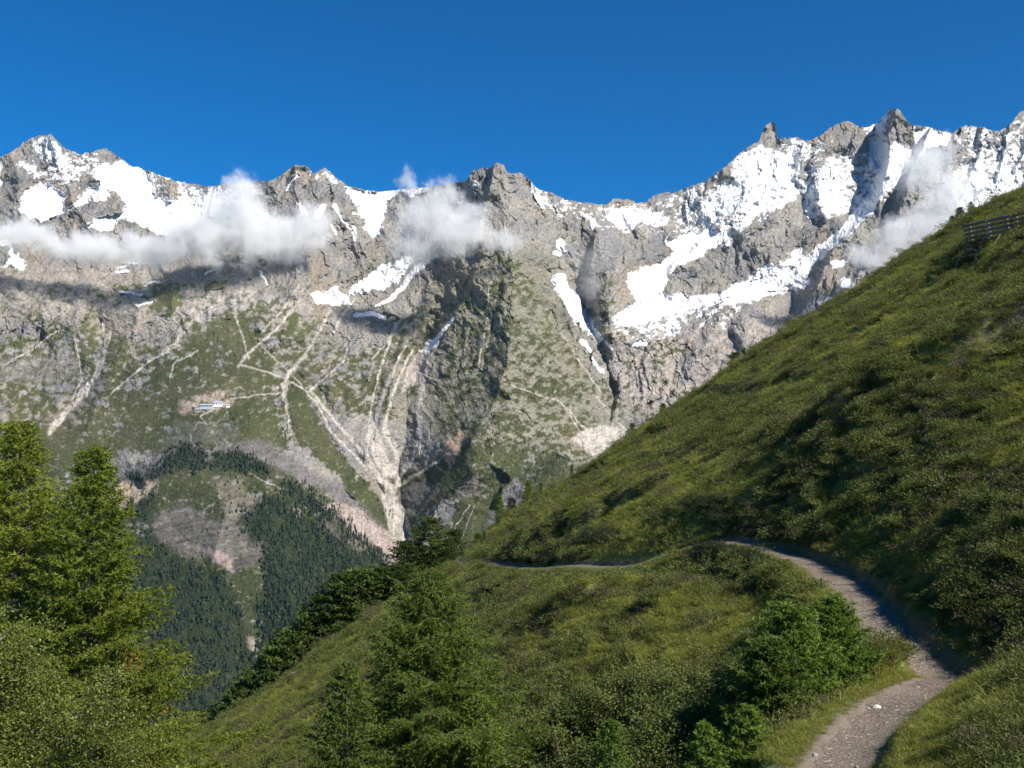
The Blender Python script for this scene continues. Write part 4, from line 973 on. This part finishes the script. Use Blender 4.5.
M_grass = leaf_mat('grass_blades', [(.125, .16, .026), (.24, .262, .046), (.42, .375, .115)], .5, noise_scale=.18)
M_shrub = leaf_mat('dwarf_shrub_leaves', [(.058, .082, .019), (.122, .145, .034), (.215, .205, .06)], .38, noise_scale=.15)
M_heath = leaf_mat('heath_twigs', [(.055, .045, .032), (.085, .075, .040), (.12, .12, .045)], .15, noise_scale=.15)

M_juniper = leaf_mat('juniper_needles', [(.012, .022, .009), (.024, .038, .014), (.05, .065, .022)], .15, noise_scale=.3)
def cover():
    rng = np.random.RandomState(99)
    def sample(n, u0=-.60, u1=.74, Y0=5.5, Y1=158, vmin=-.36):
        u = rng.uniform(u0, u1, n); Y = np.exp(rng.uniform(math.log(Y0), math.log(Y1), n)); x = u * Y
        keep = Y < ysky(u) + 2; x, Y, u = x[keep], Y[keep], u[keep]
        v = Hbase(x, Y) / Y; k = v > vmin; return x[k], Y[k]
    def lean(x, Y, n):     # tufts stand between plumb and normal to the slope
        return np.c_[rng.normal(0, .18, n), rng.normal(-.22, .18, n), rng.uniform(0, 6.28, n)]
    x, Y = sample(520000 if not QUICK else 100000)
    pd, ps = path_dist(x, Y); hw = HWID(Y); k = pd > hw - .06 + .1 * rng.rand(len(x)) + .3 * (Y > 44); x, Y, pd, ps, hw = x[k], Y[k], pd[k], ps[k], hw[k]
    dens = fbm(x / 3.0, Y / 4.0, 4, .55, 1201) + .4 * fbm(x / 14, Y / 18, 3, .5, 1221)
    z = H(x, Y)
    px_ = CX + F * x / Y; py_ = HY - F * Hbase(x, Y) / Y
    for bx_, by_, rx_, ry_, a_ in ((880, 470, 110, 55, .42), (960, 500, 70, 40, .3), (735, 565, 55, 24, .9), (545, 555, 50, 16, .6), (490, 600, 32, 18, .6), (820, 455, 40, 14, .5), (640, 600, 70, 40, .25), (980, 600, 60, 25, .2), (700, 500, 60, 20, -.3), (850, 540, 40, 10, -.5), (960, 720, 80, 50, -.7), (620, 560, 60, 12, -.3), (600, 500, 60, 20, .1), (520, 640, 60, 30, .15)):
        dens = dens - .6 * a_ * np.exp(-((px_ - bx_) / rx_) ** 2 - ((py_ - by_) / ry_) ** 2)
    gr = dens + .20 * rng.normal(size=len(x)) > -.19
    s = .8 * (Y / 12) ** .62 * rng.uniform(.6, 1.35, len(x)); s = s * np.where(pd < hw + .35, .55, 1.0) * np.where((Y > 44) & (pd < hw + .8), .4, 1.0) * np.where((ps > 0) & (pd < hw + 1.0) & (Y < 30), .7, 1.0)
    gx, gY, gz, gs = x[gr], Y[gr], z[gr], s[gr]
    protos = [proto_obj('tuft_a', *tuft(rng, 46, .17, .07, .009), M_grass), proto_obj('tuft_b', *tuft(rng, 34, .12, .08, .010, .8), M_grass), proto_obj('tuft_c', *tuft(rng, 30, .24, .05, .008, .35), M_grass)]
    n = len(gx); sc3 = np.stack([gs, gs, gs * .85 * np.interp(gY, [10, 30], [.8, .52])], -1)
    scatter('meadow_grass', 'green and straw coloured mountain grass all over the slope', protos, np.c_[gx, gY, gz - .01], lean(gx, gY, n), sc3, rng.randint(0, 3, n))
    sh = ~gr & (rng.rand(len(x)) < .24) & (pd > hw + .5)
    sx, sY, sz, ss = x[sh], Y[sh], z[sh], s[sh]
    pr = [proto_obj('shrub_a', *cushion(rng, 800, .30, .20, .034, .015), M_shrub), proto_obj('shrub_b', *cushion(rng, 800, .34, .15, .032, .014), M_shrub), proto_obj('shrub_c', *cushion(rng, 560, .28, .16, .036, .010), M_heath)]
    n = len(sx); q = 1.15 * ss ** .9 * rng.uniform(.6, 1.4, n)
    scatter('dwarf_shrubs', 'dark low bilberry and juniper cushions between the grass', pr, np.c_[sx, sY, sz - .03], lean(sx, sY, n), np.stack([q * rng.uniform(.8, 1.5, n), q, q * .85], -1), rng.randint(0, 3, n))
    # shrubs crowding banks and mounds
    bx, bY = [], []
    for pts, h, Lm in SCARPS:
        P = np.array(pts); seg = np.r_[0, np.cumsum(np.hypot(*np.diff(P, axis=0).T))]; m = int(seg[-1] * 5 + 8); t = rng.uniform(0, seg[-1], m)
        bx.append(np.interp(t, seg, P[:, 0]) + rng.normal(.2, .35 + .15 * h, m)); bY.append(np.interp(t, seg, P[:, 1]) + rng.normal(0, .5, m))
    for mx, my, r_, h in MOUNDS[:4]:
        m = 120; bx.append(mx + rng.normal(0, r_ * .8, m)); bY.append(my + rng.normal(0, r_ * .9, m))
    t = rng.uniform(30, len(PD) - 40, 1500).astype(int); T = np.gradient(PD[:, :2], axis=0)[t]; T /= np.linalg.norm(T, axis=1)[:, None]; off = HWID(PD[t, 1]) + .28 + np.abs(rng.normal(0, .25, len(t)))
    kk = PD[t, 1] < 50; bx.append((PD[t, 0] + T[:, 1] * off)[kk]); bY.append((PD[t, 1] - T[:, 0] * off)[kk])
    bx = np.concatenate(bx); bY = np.concatenate(bY); pd, ps = path_dist(bx, bY); k = (pd > HWID(bY) + .2) & ((bY > 24) | (rng.rand(len(bx)) < .12)) & ((pd < 1.5) | (bY < 44) | (pd > HWID(bY) + 1.0)); bx, bY = bx[k], bY[k]
    n = len(bx); q = .36 * (bY / 12) ** .7 * rng.uniform(.6, 1.5, n)
    pr = [proto_obj('bank_a', *cushion(rng, 800, .30, .24, .034, .015), M_shrub), proto_obj('bank_b', *cushion(rng, 560, .30, .18, .036, .010), M_heath)]
    scatter('bank_shrubs', 'dark heath hanging over the eroded banks and the path edge', pr, np.c_[bx, bY, H(bx, bY) - .02], lean(bx, bY, n), np.stack([q, q, q * .8], -1), rng.randint(0, 2, n))
cover()

def juniper():
    rng = np.random.RandomState(123); X, Y = [], []
    for px, py, rx, ry, n, y0, y1 in ((742, 562, 44, 14, 1500, 30, 42), (700, 556, 18, 10, 400, 34, 44), (545, 552, 34, 8, 420, 60, 120), (492, 598, 20, 10, 300, 50, 120), (822, 455, 24, 8, 260, 50, 120), (770, 530, 22, 6, 260, 40, 60), (838, 528, 22, 6, 200, 38, 60), (720, 522, 16, 5, 160, 45, 60), (660, 470, 26, 5, 120, 60, 150), (1000, 372, 26, 7, 200, 50, 120), (735, 395, 30, 5, 120, 60, 150), (600, 540, 22, 5, 120, 50, 120)):
        for k in range(n):
            a = px + rng.normal(0, rx * .5); b = py + rng.normal(0, ry * .5)
            x, yy = hill_hit(a, b, Hbase, y0, y1) if n < 300 or k % 4 == 0 else (X[-1] + rng.normal(0, .35), Y[-1] + rng.normal(0, .5))
            X.append(x); Y.append(yy)
    X = np.array(X); Y = np.array(Y); d, s = path_dist(X, Y); k = d > HWID(Y) + .45; X, Y = X[k], Y[k]; n = len(X)
    pr = [proto_obj('juniper_a', *cushion(rng, 900, .34, .26, .040, .016), M_juniper), proto_obj('juniper_b', *cushion(rng, 900, .38, .20, .040, .016), M_juniper)]
    q = .85 * (Y / 30) ** .75 * rng.uniform(.6, 1.5, n)
    scatter('juniper_scrub', 'dark juniper scrub on the mounds and hollows beside the path', pr, np.c_[X, Y, H(X, Y) - .05], np.c_[rng.normal(0, .15, n), rng.normal(-.2, .15, n), rng.uniform(0, 6.28, n)], np.stack([q, q, q * .8], -1), rng.randint(0, 2, n))
juniper()

# ================================================================= FAR WOODS
def far_woods():
    rng = np.random.RandomState(17)
    def cone_tree(h, r, k=6, tiers=4):
        parts = []
        for i in range(tiers):
            z0 = h * (.06 + .82 * i / tiers); z1 = h * min(1.0, .06 + .82 * (i + 1.75) / tiers); rr = r * (1 - i / tiers * .82)
            th = np.linspace(0, 6.283, k, endpoint=False) + rng.uniform(0, 1); ra = rr * rng.uniform(.6, 1.25, k)
            V = np.r_[np.c_[np.cos(th) * ra, np.sin(th) * ra, z0 + rng.uniform(-.05, .05, k) * h], [[0, 0, z1]]]
            Fc = np.array([[j, (j + 1) % k, k] for j in range(k)]); parts.append((V, Fc))
        return cat(parts)
    protos = [cone_tree(1.0, .17 + .03 * i) for i in range(4)]
    pts = []
    for poly_, n in zip(WOODS, (3000, 2600, 300, 240, 150, 80, 1500, 330, 420)):
        P = np.array(poly_); k = 0
        while k < n:
            a = rng.uniform(P[:, 0].min(), P[:, 0].max()); b = rng.uniform(P[:, 1].min(), P[:, 1].max())
            if inside(np.array([a]), np.array([b]), poly_)[0]:
                k += 1
                if pn(np.array([a / 11]), np.array([b / 14]), 900)[0] > -.30: pts.append((a + rng.normal(0, 3.2), b + rng.normal(0, 3.2), rng.choice([.55, .8, 1.0, 1.15])))
    # loose lines and single bushes on the open slopes
    for pl, n, sp in [([(185,446),(150,470),(125,485)], 60, 4), ([(215,455),(245,456),(270,470)], 50, 4), ([(235,470),(255,500),(262,540)], 60, 8), ([(300,482),(345,520),(398,572)], 110, 3), ([(420,462),(440,470),(435,490)], 40, 6), ([(455,500),(470,470),(490,445),(500,430)], 60, 4),
            ([(520,460),(540,455),(560,470)], 50, 9), ([(470,490),(500,480),(530,500)], 60, 8), ([(440,510),(430,530),(418,545)], 30, 4), ([(560,455),(580,470),(585,480)], 30, 6), ([(290,380),(284,420),(292,445)], 40, 4), ([(330,430),(360,480),(392,520)], 30, 3), ([(225,415),(240,425)], 12, 5), ([(190,560),(215,590),(235,620)], 90, 7), ([(510,380),(490,400),(470,430)], 20, 5), ([(240,500),(225,530),(210,500),(190,480)], 40, 10)]:
        P = np.array(pl, float); t = rng.uniform(0, len(P) - 1, n); ii = np.minimum(t.astype(int), len(P) - 2); q = P[ii] + (P[ii + 1] - P[ii]) * (t - ii)[:, None] + rng.normal(0, sp, (n, 2))
        pts += [(a, b, .62) for a, b in q]
    pts = np.array(pts); W = SAMP(pts[:, 0], pts[:, 1]); hts = rng.uniform(17, 33, len(pts)) * pts[:, 2]
    # those that show largest are individuals: nearest, and not behind the near trees or the hill
    big = hts / W[:, 1]; vis = (pts[:, 0] > 165) & (pts[:, 1] < np.interp(pts[:, 0], [160, 261, 319, 373, 440], [735, 640, 590, 560, 520]))
    order = np.argsort(-(big * vis)); ind = set(order[:240].tolist())
    me = []
    for i, (V, Fc) in enumerate(protos):
        o = mesh_np('conifer', V, Fc, M_farwood, link=False); me.append(o.data)
    parts = []
    for i in range(len(pts)):
        w = hts[i] * rng.uniform(.8, 1.25); a = rng.uniform(0, 6.28); loc = W[i] - np.array([0, 0, 1.5])
        if i in ind:
            o = bpy.data.objects.new('conifer', me[i % 4]); COL.objects.link(o); o.location = loc; o.scale = (w, w, hts[i]); o.rotation_euler = (0, 0, a)
            tag(o, 'dark conifer standing in the distant wooded gullies across the valley', 'tree', 'distant conifers across the valley')
        else:
            V, Fc = protos[i % 4]; ca, sa = math.cos(a), math.sin(a)
            parts.append((np.c_[(V[:, 0] * ca - V[:, 1] * sa) * w, (V[:, 0] * sa + V[:, 1] * ca) * w, V[:, 2] * hts[i]] + loc, Fc))
    V, Fc = cat(parts); tag(mesh_np('distant_woods', V, Fc, M_farwood), 'dark conifer woods filling the gullies across the valley', kind='stuff')
far_woods()
# ================================================================= SNOW FENCES, STATION, STONES
M_oldwood = plain_mat('weathered_timber', (.16, .13, .10), .85, .4, 4, bump=.3)
M_steel = plain_mat('galvanised_steel', (.55, .55, .56), .4, .15, 10, metallic=.6)
def box_m(c0, c1, w, h):
    """beam between two points"""
    c0 = np.array(c0, float); c1 = np.array(c1, float); d = unit(c1 - c0); up = np.array([0, 0, 1.]) if abs(d[2]) < .9 else np.array([0, 1., 0])
    a = unit(np.cross(d, up)); b = np.cross(a, d); V = []
    for p in (c0, c1):
        for sa, sb in ((-1, -1), (1, -1), (1, 1), (-1, 1)): V.append(p + a * sa * w / 2 + b * sb * h / 2)
    return np.array(V), np.array([[0, 3, 2, 1], [4, 5, 6, 7], [0, 1, 5, 4], [1, 2, 6, 5], [2, 3, 7, 6], [3, 0, 4, 7]])
def snow_fence(x0, Y0, x1, Y1, label, lift=0):
    g0 = ground(*_f0) - .35; g1 = g0; root = empty('snow_fence', (x0, Y0, g0)); tag(root, label, 'snow fence', 'snow fences on the upper slope')
    e = np.array([x1 - x0, Y1 - Y0, 0.0]); ln = np.linalg.norm(e); e /= ln; back = np.array([e[1], -e[0], 0.0]) * (1 if e[1] < 0 else -1)   # points downhill (towards -x)
    if back[0] > 0: back = -back
    zt0, zt1 = (g0 + g1) / 2 - g0, (g0 + g1) / 2 - g0
    def pt(s, h, off=0): return e * s * ln + np.array([0, 0, (g1 - g0) * s * .15 + lift]) - back * (h * .30) * -1 * 0 + back * off - back * h * .28 * -1 + np.array([0, 0, h])
    for k in range(8):
        h = .55 + k * .36; V, Fc = box_m(pt(-.06, h), pt(1.04, h), .15, .20); mesh_np('rail', V, Fc, M_oldwood, parent=root)
    for s in (.08, .5, .92):
        V, Fc = box_m(pt(s, -3.0, -.16), pt(s, 3.25, -.16), .17, .17); p = mesh_np('post', V, Fc, M_oldwood, parent=root)
        parts = []
        for k in range(8):
            h = .55 + k * .36; c = pt(s, h, .10); V, Fc = box_m(c - np.array([.05, .05, 0]), c + np.array([.05, .05, 0]), .09, .09); parts.append((V, Fc))
        if s == .5: V, Fc = cat(parts); mesh_np('bolt_plates', V, Fc, M_steel, parent=p)
        a = pt(s, 2.3, .15); b = a + back * 2.2; b[2] = ground(x0 + b[0], Y0 + b[1]) - g0 - .1; V, Fc = box_m(a, b, .09, .09); mesh_np('brace', V, Fc, M_oldwood, parent=root)
    return root
_f0 = hill_hit(972, 259, H, 60, 130); _fd = np.array([.46, -.89]); _f1 = tuple(np.array(_f0) + _fd * 4.4); _f2 = tuple(np.array(_f0) + _fd * 8.8)
snow_fence(*_f0, _f1[0] - .05, _f1[1] + .1, 'wooden snow fence of stacked rails, left panel near the right edge')
snow_fence(_f1[0] + .1, _f1[1], *_f2, 'wooden snow fence panel cut off by the right edge of the photo')

def station():
    M_wall = plain_mat('pale_render', (.50, .50, .50), .8, .12, .05); M_roof = plain_mat('metal_roofing', (.33, .40, .50), .45, .15, .1); M_win = plain_mat('dark_glass', (.02, .03, .05), .15, .1, 1); M_stone = plain_mat('stone_wall', (.36, .30, .25), .9, .3, .3); M_white = plain_mat('white_panels', (.8, .8, .8), .6, .05, .1)
    specs = [(208, 407, 58, 20, 11, 5, 0, M_wall, 'station_building', 'long pale cable-car station with bluish roof on the left shoulder'), (219, 404.5, 40, 18, 13, 5, .15, M_white, 'station_hall', 'taller white hall at the right of the cable-car station'),
             (199, 410, 30, 14, 7, 3.5, -.1, M_stone, 'stone_lodge', 'low stone lodge at the left end of the cable-car station'), (229, 405.5, 18, 12, 7, 3, .2, M_white, 'white_hut', 'small white hut at the far right of the cable-car station')]
    for px, py, lx, ly, hz, rf, rz, mw, nm, lab in specs:
        p = SAMP(px, py)[0]; root = empty(nm, (p[0], p[1] - ly * .7, p[2] - 3), rz); tag(root, lab, 'building', 'buildings of the cable-car station')
        b = lx / 2; c = ly / 2; V = np.array([(-b, -c, -9), (b, -c, -9), (b, c, -9), (-b, c, -9), (-b, -c, hz), (b, -c, hz), (b, c, hz), (-b, c, hz), (-b, 0, hz + rf), (b, 0, hz + rf)], float)
        me_f = [(0, 1, 5, 4), (2, 3, 7, 6), (3, 0, 4, 7), (1, 2, 6, 5), (4, 8, 7, 7), (5, 6, 9, 9)]
        q = [f for f in me_f[:4]]; mesh_np('wall', V, np.array(q), mw, parent=root); mesh_np('gable', V, np.array([(4, 8, 7), (5, 6, 9)]), mw, parent=root)
        o = 1.6; R = np.array([(-b - o, -c - o, hz - .8), (b + o, -c - o, hz - .8), (b + o, 0, hz + rf + .3), (-b - o, 0, hz + rf + .3), (b + o, c + o, hz - .8), (-b - o, c + o, hz - .8)], float); T = R.copy(); T[:, 2] += .7
        VV = np.r_[R, T]; mesh_np('roof', VV, np.array([(0, 1, 2, 3), (3, 2, 4, 5), (6, 9, 8, 7), (9, 11, 10, 8), (0, 6, 7, 1), (5, 4, 10, 11)]), M_roof, parent=root)
        n = max(2, int(lx / 9))
        for i in range(n):
            cx = -b + (i + .5) * lx / n; V2, F2 = box_m((cx - 2.6, -c - .1, hz * .5), (cx + 2.6, -c - .1, hz * .5), .3, hz * .5); mesh_np('window', V2, F2, M_win, parent=root)
station()

M_stone = plain_mat('pale_stone', (.58, .54, .48), .85, .25, 14, bump=.4)
M_greystone = plain_mat('grey_stone', (.27, .24, .21), .9, .3, 20, bump=.3)
def stone_mesh(rng, r):
    th = np.linspace(0, 2 * np.pi, 9, endpoint=False); V = []
    for ph in np.linspace(-1.1, 1.35, 6):
        for t in th:
            V.append(np.array([math.cos(t) * math.cos(ph), math.sin(t) * math.cos(ph) * .8, math.sin(ph) * .55]) * r * rng.uniform(.78, 1.15))
    V += [np.array([0, 0, -.5 * r]), np.array([0, 0, .55 * r])]; F_ = []
    for i in range(5):
        for j in range(9): F_ += [(i * 9 + j, i * 9 + (j + 1) % 9, (i + 1) * 9 + (j + 1) % 9), (i * 9 + j, (i + 1) * 9 + (j + 1) % 9, (i + 1) * 9 + j)]
    for j in range(9): F_ += [(54, (j + 1) % 9, j), (55, 45 + j, 45 + (j + 1) % 9)]
    return np.array(V), np.array(F_)
def stones():
    rng = np.random.RandomState(4)
    for k, (px, py, r, lab) in enumerate([(877, 709, .075, 'largest white stone lying in the middle of the near path'), (868, 710, .04, 'pebble touching the left of the largest white stone on the path'), (855, 692, .055, 'pale stone on the left edge of the near path'),
            (918, 689, .05, 'grey stone at the right side of the near path'), (815, 757, .05, 'pale stone at the lower left edge of the path'), (837, 570, .07, 'pale stone on the right part of the upper path'), (818, 560, .06, 'small stone on the upper path where it starts to bend')]):
        x, Y = hill_hit(px, py, lambda a, b: H(a, b), 8, 60); V, Fc = stone_mesh(rng, r); o = mesh_np('stone', V, Fc, M_stone if k == 0 else M_greystone, False); o.location = (x, Y, ground(x, Y) + r * .30); o.rotation_euler = (0, 0, k); tag(o, lab, 'stone', 'loose stones on the path')
    for k, (px, py, r, lab) in enumerate([(828, 418, .55, 'pale rock lying in the grass of the upper slope'), (940, 254, .5, 'grey rock beside the hollow left of the snow fence'), (556, 516, .35, 'grey rock in the grass above the far path'), (295, 675, .7, 'weathered grey rock on the brow left of the slender larch'), (340, 640, .6, 'flat grey rock on the brow beside the dark trees')]):
        x, Y = hill_hit(px, py, None, 30, 140); V, Fc = stone_mesh(rng, r); o = mesh_np('rock', V, Fc, M_stone, False); o.location = (x, Y, ground(x, Y) + r * .2); o.rotation_euler = (0, 0, k * 2); tag(o, lab, 'rock', 'rocks in the grass')
    # gravel
    n = 1800; t = rng.uniform(0, 1, n) ** 1.3 * (len(PD) * .55) + 20; i = t.astype(int); T = np.gradient(PD[:, :2], axis=0)[i]; T /= np.linalg.norm(T, axis=1)[:, None]
    off = HWID(PD[i, 1]) * np.clip(rng.normal(0, .62, n), -1.15, 1.25); x = PD[i, 0] + T[:, 1] * off; Y = PD[i, 1] - T[:, 0] * off
    V, Fc = stone_mesh(rng, .018); V2, F2 = stone_mesh(rng, .018); s = rng.gamma(1.6, .30, n)[:, None] * np.ones((1, 3))
    z = np.interp(t, np.arange(len(PD)), PD[:, 2]) - .035
    scatter('path_gravel', 'small stones strewn over the dirt path', [proto_obj('pebble_a', V, Fc, plain_mat('buff_stone', (.33, .29, .24), .9, .3, 20)), proto_obj('pebble_b', V2, F2, M_greystone)], np.c_[x, Y, z], rng.uniform(0, 6.28, (n, 3)) * [.1, .1, 1], s, rng.randint(0, 2, n))
stones()

# ================================================================= CLOUDS AND AIR
def cloud(name, label, puffs, dens, Y, nscale=150.0, cut=.42, seedv=0.0, namp=6.5):
    """puffs: (px, py, dY, rx px, ry px, rY metres)"""
    k = Y / F; P = []
    for px, py, dY, rx, ry, rY in puffs: P.append((np.array(at(px, py, Y)) + np.array([0, dY, 0]), np.array([rx * k, rY, ry * k])))
    lo = np.min([c - r for c, r in P], 0); hi = np.max([c + r for c, r in P], 0); ctr = (lo + hi) / 2; h = (hi - lo) / 2
    V = np.array([(a, b, c) for a in (-1, 1) for b in (-1, 1) for c in (-1, 1)], float) * h
    Fc = np.array([(0, 1, 3, 2), (4, 6, 7, 5), (0, 4, 5, 1), (2, 3, 7, 6), (0, 2, 6, 4), (1, 5, 7, 3)])
    m, nt, out = mat_new(name + '_vapour'); m.cycles.volume_step_rate = .5
    tc = N(nt, 'ShaderNodeTexCoord'); acc = None
    # warp
    wn = N(nt, 'ShaderNodeTexNoise', Scale=1 / (nscale * 1.6), Detail=2.0)
    off = N(nt, 'ShaderNodeVectorMath'); off.operation = 'ADD'; off.inputs[1].default_value = (seedv * 1000, 0, 0); L(nt, tc.outputs['Object'], off.inputs[0]); L(nt, off.outputs[0], wn.inputs['Vector'])
    w1 = N(nt, 'ShaderNodeVectorMath'); w1.operation = 'SUBTRACT'; L(nt, wn.outputs['Color'], w1.inputs[0]); w1.inputs[1].default_value = (.5, .5, .5)
    w2 = N(nt, 'ShaderNodeVectorMath'); w2.operation = 'SCALE'; L(nt, w1.outputs[0], w2.inputs[0]); w2.inputs['Scale'].default_value = nscale * 1.1
    w3 = N(nt, 'ShaderNodeVectorMath'); w3.operation = 'ADD'; L(nt, w2.outputs[0], w3.inputs[0]); L(nt, tc.outputs['Object'], w3.inputs[1])
    for c, r in P:
        a = N(nt, 'ShaderNodeVectorMath'); a.operation = 'SUBTRACT'; L(nt, w3.outputs[0], a.inputs[0]); a.inputs[1].default_value = tuple(c - ctr)
        b = N(nt, 'ShaderNodeVectorMath'); b.operation = 'DIVIDE'; L(nt, a.outputs[0], b.inputs[0]); b.inputs[1].default_value = tuple(r)
        l = N(nt, 'ShaderNodeVectorMath'); l.operation = 'LENGTH'; L(nt, b.outputs[0], l.inputs[0])
        f = mathn(nt, 'SUBTRACT', 1.0, l.outputs['Value'], True); acc = f if acc is None else mathn(nt, 'MAXIMUM', acc, f)
    nz = N(nt, 'ShaderNodeTexNoise', Scale=1 / nscale, Detail=7.0, Roughness=.72); L(nt, off.outputs[0], nz.inputs['Vector'])
    d = mathn(nt, 'ADD', mathn(nt, 'MULTIPLY', acc, 3.4), mathn(nt, 'MULTIPLY', mathn(nt, 'SUBTRACT', nz.outputs['Fac'], .5), namp))
    d = mathn(nt, 'SUBTRACT', d, cut, True); d = mathn(nt, 'MULTIPLY', d, mathn(nt, 'GREATER_THAN', acc, .005)); d = mathn(nt, 'MULTIPLY', d, dens)
    pv = N(nt, 'ShaderNodeVolumePrincipled'); pv.inputs['Color'].default_value = (1, 1, 1, 1); pv.inputs['Anisotropy'].default_value = .0
    L(nt, d, pv.inputs['Density']); L(nt, pv.outputs[0], out.inputs['Volume'])
    o = mesh_np(name, V, Fc, m); o.location = ctr
    tag(o, label, 'cloud'); return o
cloud('cloud', 'long white cloud bank lying across the left peaks', [(-60,232,0,110,30,260),(20,236,0,90,26,240),(90,248,0,90,26,260),(150,250,0,90,30,280),(205,235,0,80,48,320),(235,215,0,62,48,300),(270,238,0,80,46,300),(305,228,0,50,38,220),(242,190,0,34,30,150)], .0115, 5950, 110, 1.30, 0.0)
cloud('cloud', 'grey-white cloud puff on the left flank of the central pyramid peak', [(425,215,0,48,44,200),(455,228,0,66,48,240),(440,200,0,38,34,160),(500,240,0,44,24,150),(415,245,0,42,40,180),(408,180,0,18,26,80)], .0095, 5800, 88, 1.25, 3.0)
cloud('cloud', 'wispy torn cloud rising behind the green skyline on the right', [(925,165,0,52,44,240),(950,200,0,46,50,240),(905,235,0,60,38,240),(870,258,0,46,26,200),(930,225,0,60,44,240)], .0062, 6150, 110, 1.20, 7.0)
cloud('cloud', 'faint scrap of mist in the snowy gully right of the pyramid peak', [(588,262,0,26,26,110),(590,285,0,22,28,100)], .0022, 5900, 70, .9, 9.0)

def haze():
    lo = np.array([-9200., -400, -1300]); hi = np.array([9200., 13700, 2900]); V = np.array([(a, b, c) for a in (lo[0], hi[0]) for b in (lo[1], hi[1]) for c in (lo[2], hi[2])], float)
    Fc = np.array([(0, 1, 3, 2), (4, 6, 7, 5), (0, 4, 5, 1), (2, 3, 7, 6), (0, 2, 6, 4), (1, 5, 7, 3)])
    m, nt, out = mat_new('air'); pv = N(nt, 'ShaderNodeVolumePrincipled'); pv.inputs['Density'].default_value = HAZE; pv.inputs['Color'].default_value = (.50, .74, 1.0, 1); pv.inputs['Anisotropy'].default_value = .1
    L(nt, pv.outputs[0], out.inputs['Volume']); tag(mesh_np('haze', V, Fc, m), kind='stuff', label='thin blue air between the slope and the range')
HAZE = 0.5e-5
if HAZE: haze()
# ================================================================= LIGHT, SKY, CAMERA
SUN_AZ = 50.0     # degrees from straight behind the camera towards the right
SUN_EL = 43.0
def setup_light():
    el = math.radians(SUN_EL); az = math.radians(SUN_AZ)
    s = (math.cos(el) * math.sin(az), -math.cos(el) * math.cos(az), math.sin(el))
    d = bpy.data.lights.new('sun', 'SUN'); d.energy = SUN_E; d.angle = math.radians(.5); d.color = (1.0, .94, .84)
    o = bpy.data.objects.new('sun', d); COL.objects.link(o)
    from mathutils import Vector
    o.rotation_euler = Vector(s).to_track_quat('Z', 'Y').to_euler(); o.location = (200, -200, 400)
    w = bpy.data.worlds.new('World'); sc.world = w; w.use_nodes = True
    nt = w.node_tree; nt.nodes.clear()
    sky = nt.nodes.new('ShaderNodeTexSky'); sky.sky_type = 'NISHITA'; sky.sun_disc = False
    sky.sun_elevation = el; sky.sun_rotation = math.atan2(s[0], s[1])
    sky.altitude = 3000; sky.air_density = SKY_AIR; sky.dust_density = 0.0; sky.ozone_density = SKY_OZ
    bg = nt.nodes.new('ShaderNodeBackground'); bg.inputs['Strength'].default_value = SKY_S
    out = nt.nodes.new('ShaderNodeOutputWorld')
    hs = nt.nodes.new('ShaderNodeHueSaturation'); hs.inputs['Saturation'].default_value = SKY_SAT; hs.inputs['Hue'].default_value = .504
    nt.links.new(sky.outputs[0], hs.inputs['Color']); nt.links.new(hs.outputs[0], bg.inputs[0]); nt.links.new(bg.outputs[0], out.inputs[0])
SUN_E = 5.0; SKY_S = .085; SKY_AIR = 1.0; SKY_OZ = 3.0; SKY_SAT = 1.68
setup_light()
cam = bpy.data.cameras.new('camera'); co = bpy.data.objects.new('camera', cam); COL.objects.link(co)
co.location = (0, 0, 0); co.rotation_euler = (math.radians(90), 0, 0)
cam.sensor_width = 36; cam.lens = 36 * F / 1024; cam.shift_y = (HY - 384) / 1024
cam.clip_start = .1; cam.clip_end = 60000
sc.camera = co
vs = sc.view_settings; sc.display_settings.display_device = 'sRGB'
vs.view_transform = 'Standard'; vs.look = 'None'; vs.exposure = 0.65; vs.gamma = 1.0; vs.use_curve_mapping = False
sc.render.engine = 'CYCLES'
cy = sc.cycles
cy.max_bounces = 8; cy.diffuse_bounces = 1; cy.glossy_bounces = 2; cy.transmission_bounces = 3; cy.transparent_max_bounces = 8; cy.volume_bounces = 5
cy.use_denoising = True
try: cy.denoiser = 'OPENIMAGEDENOISE'
except Exception: pass
cy.use_adaptive_sampling = True; cy.adaptive_threshold = .02
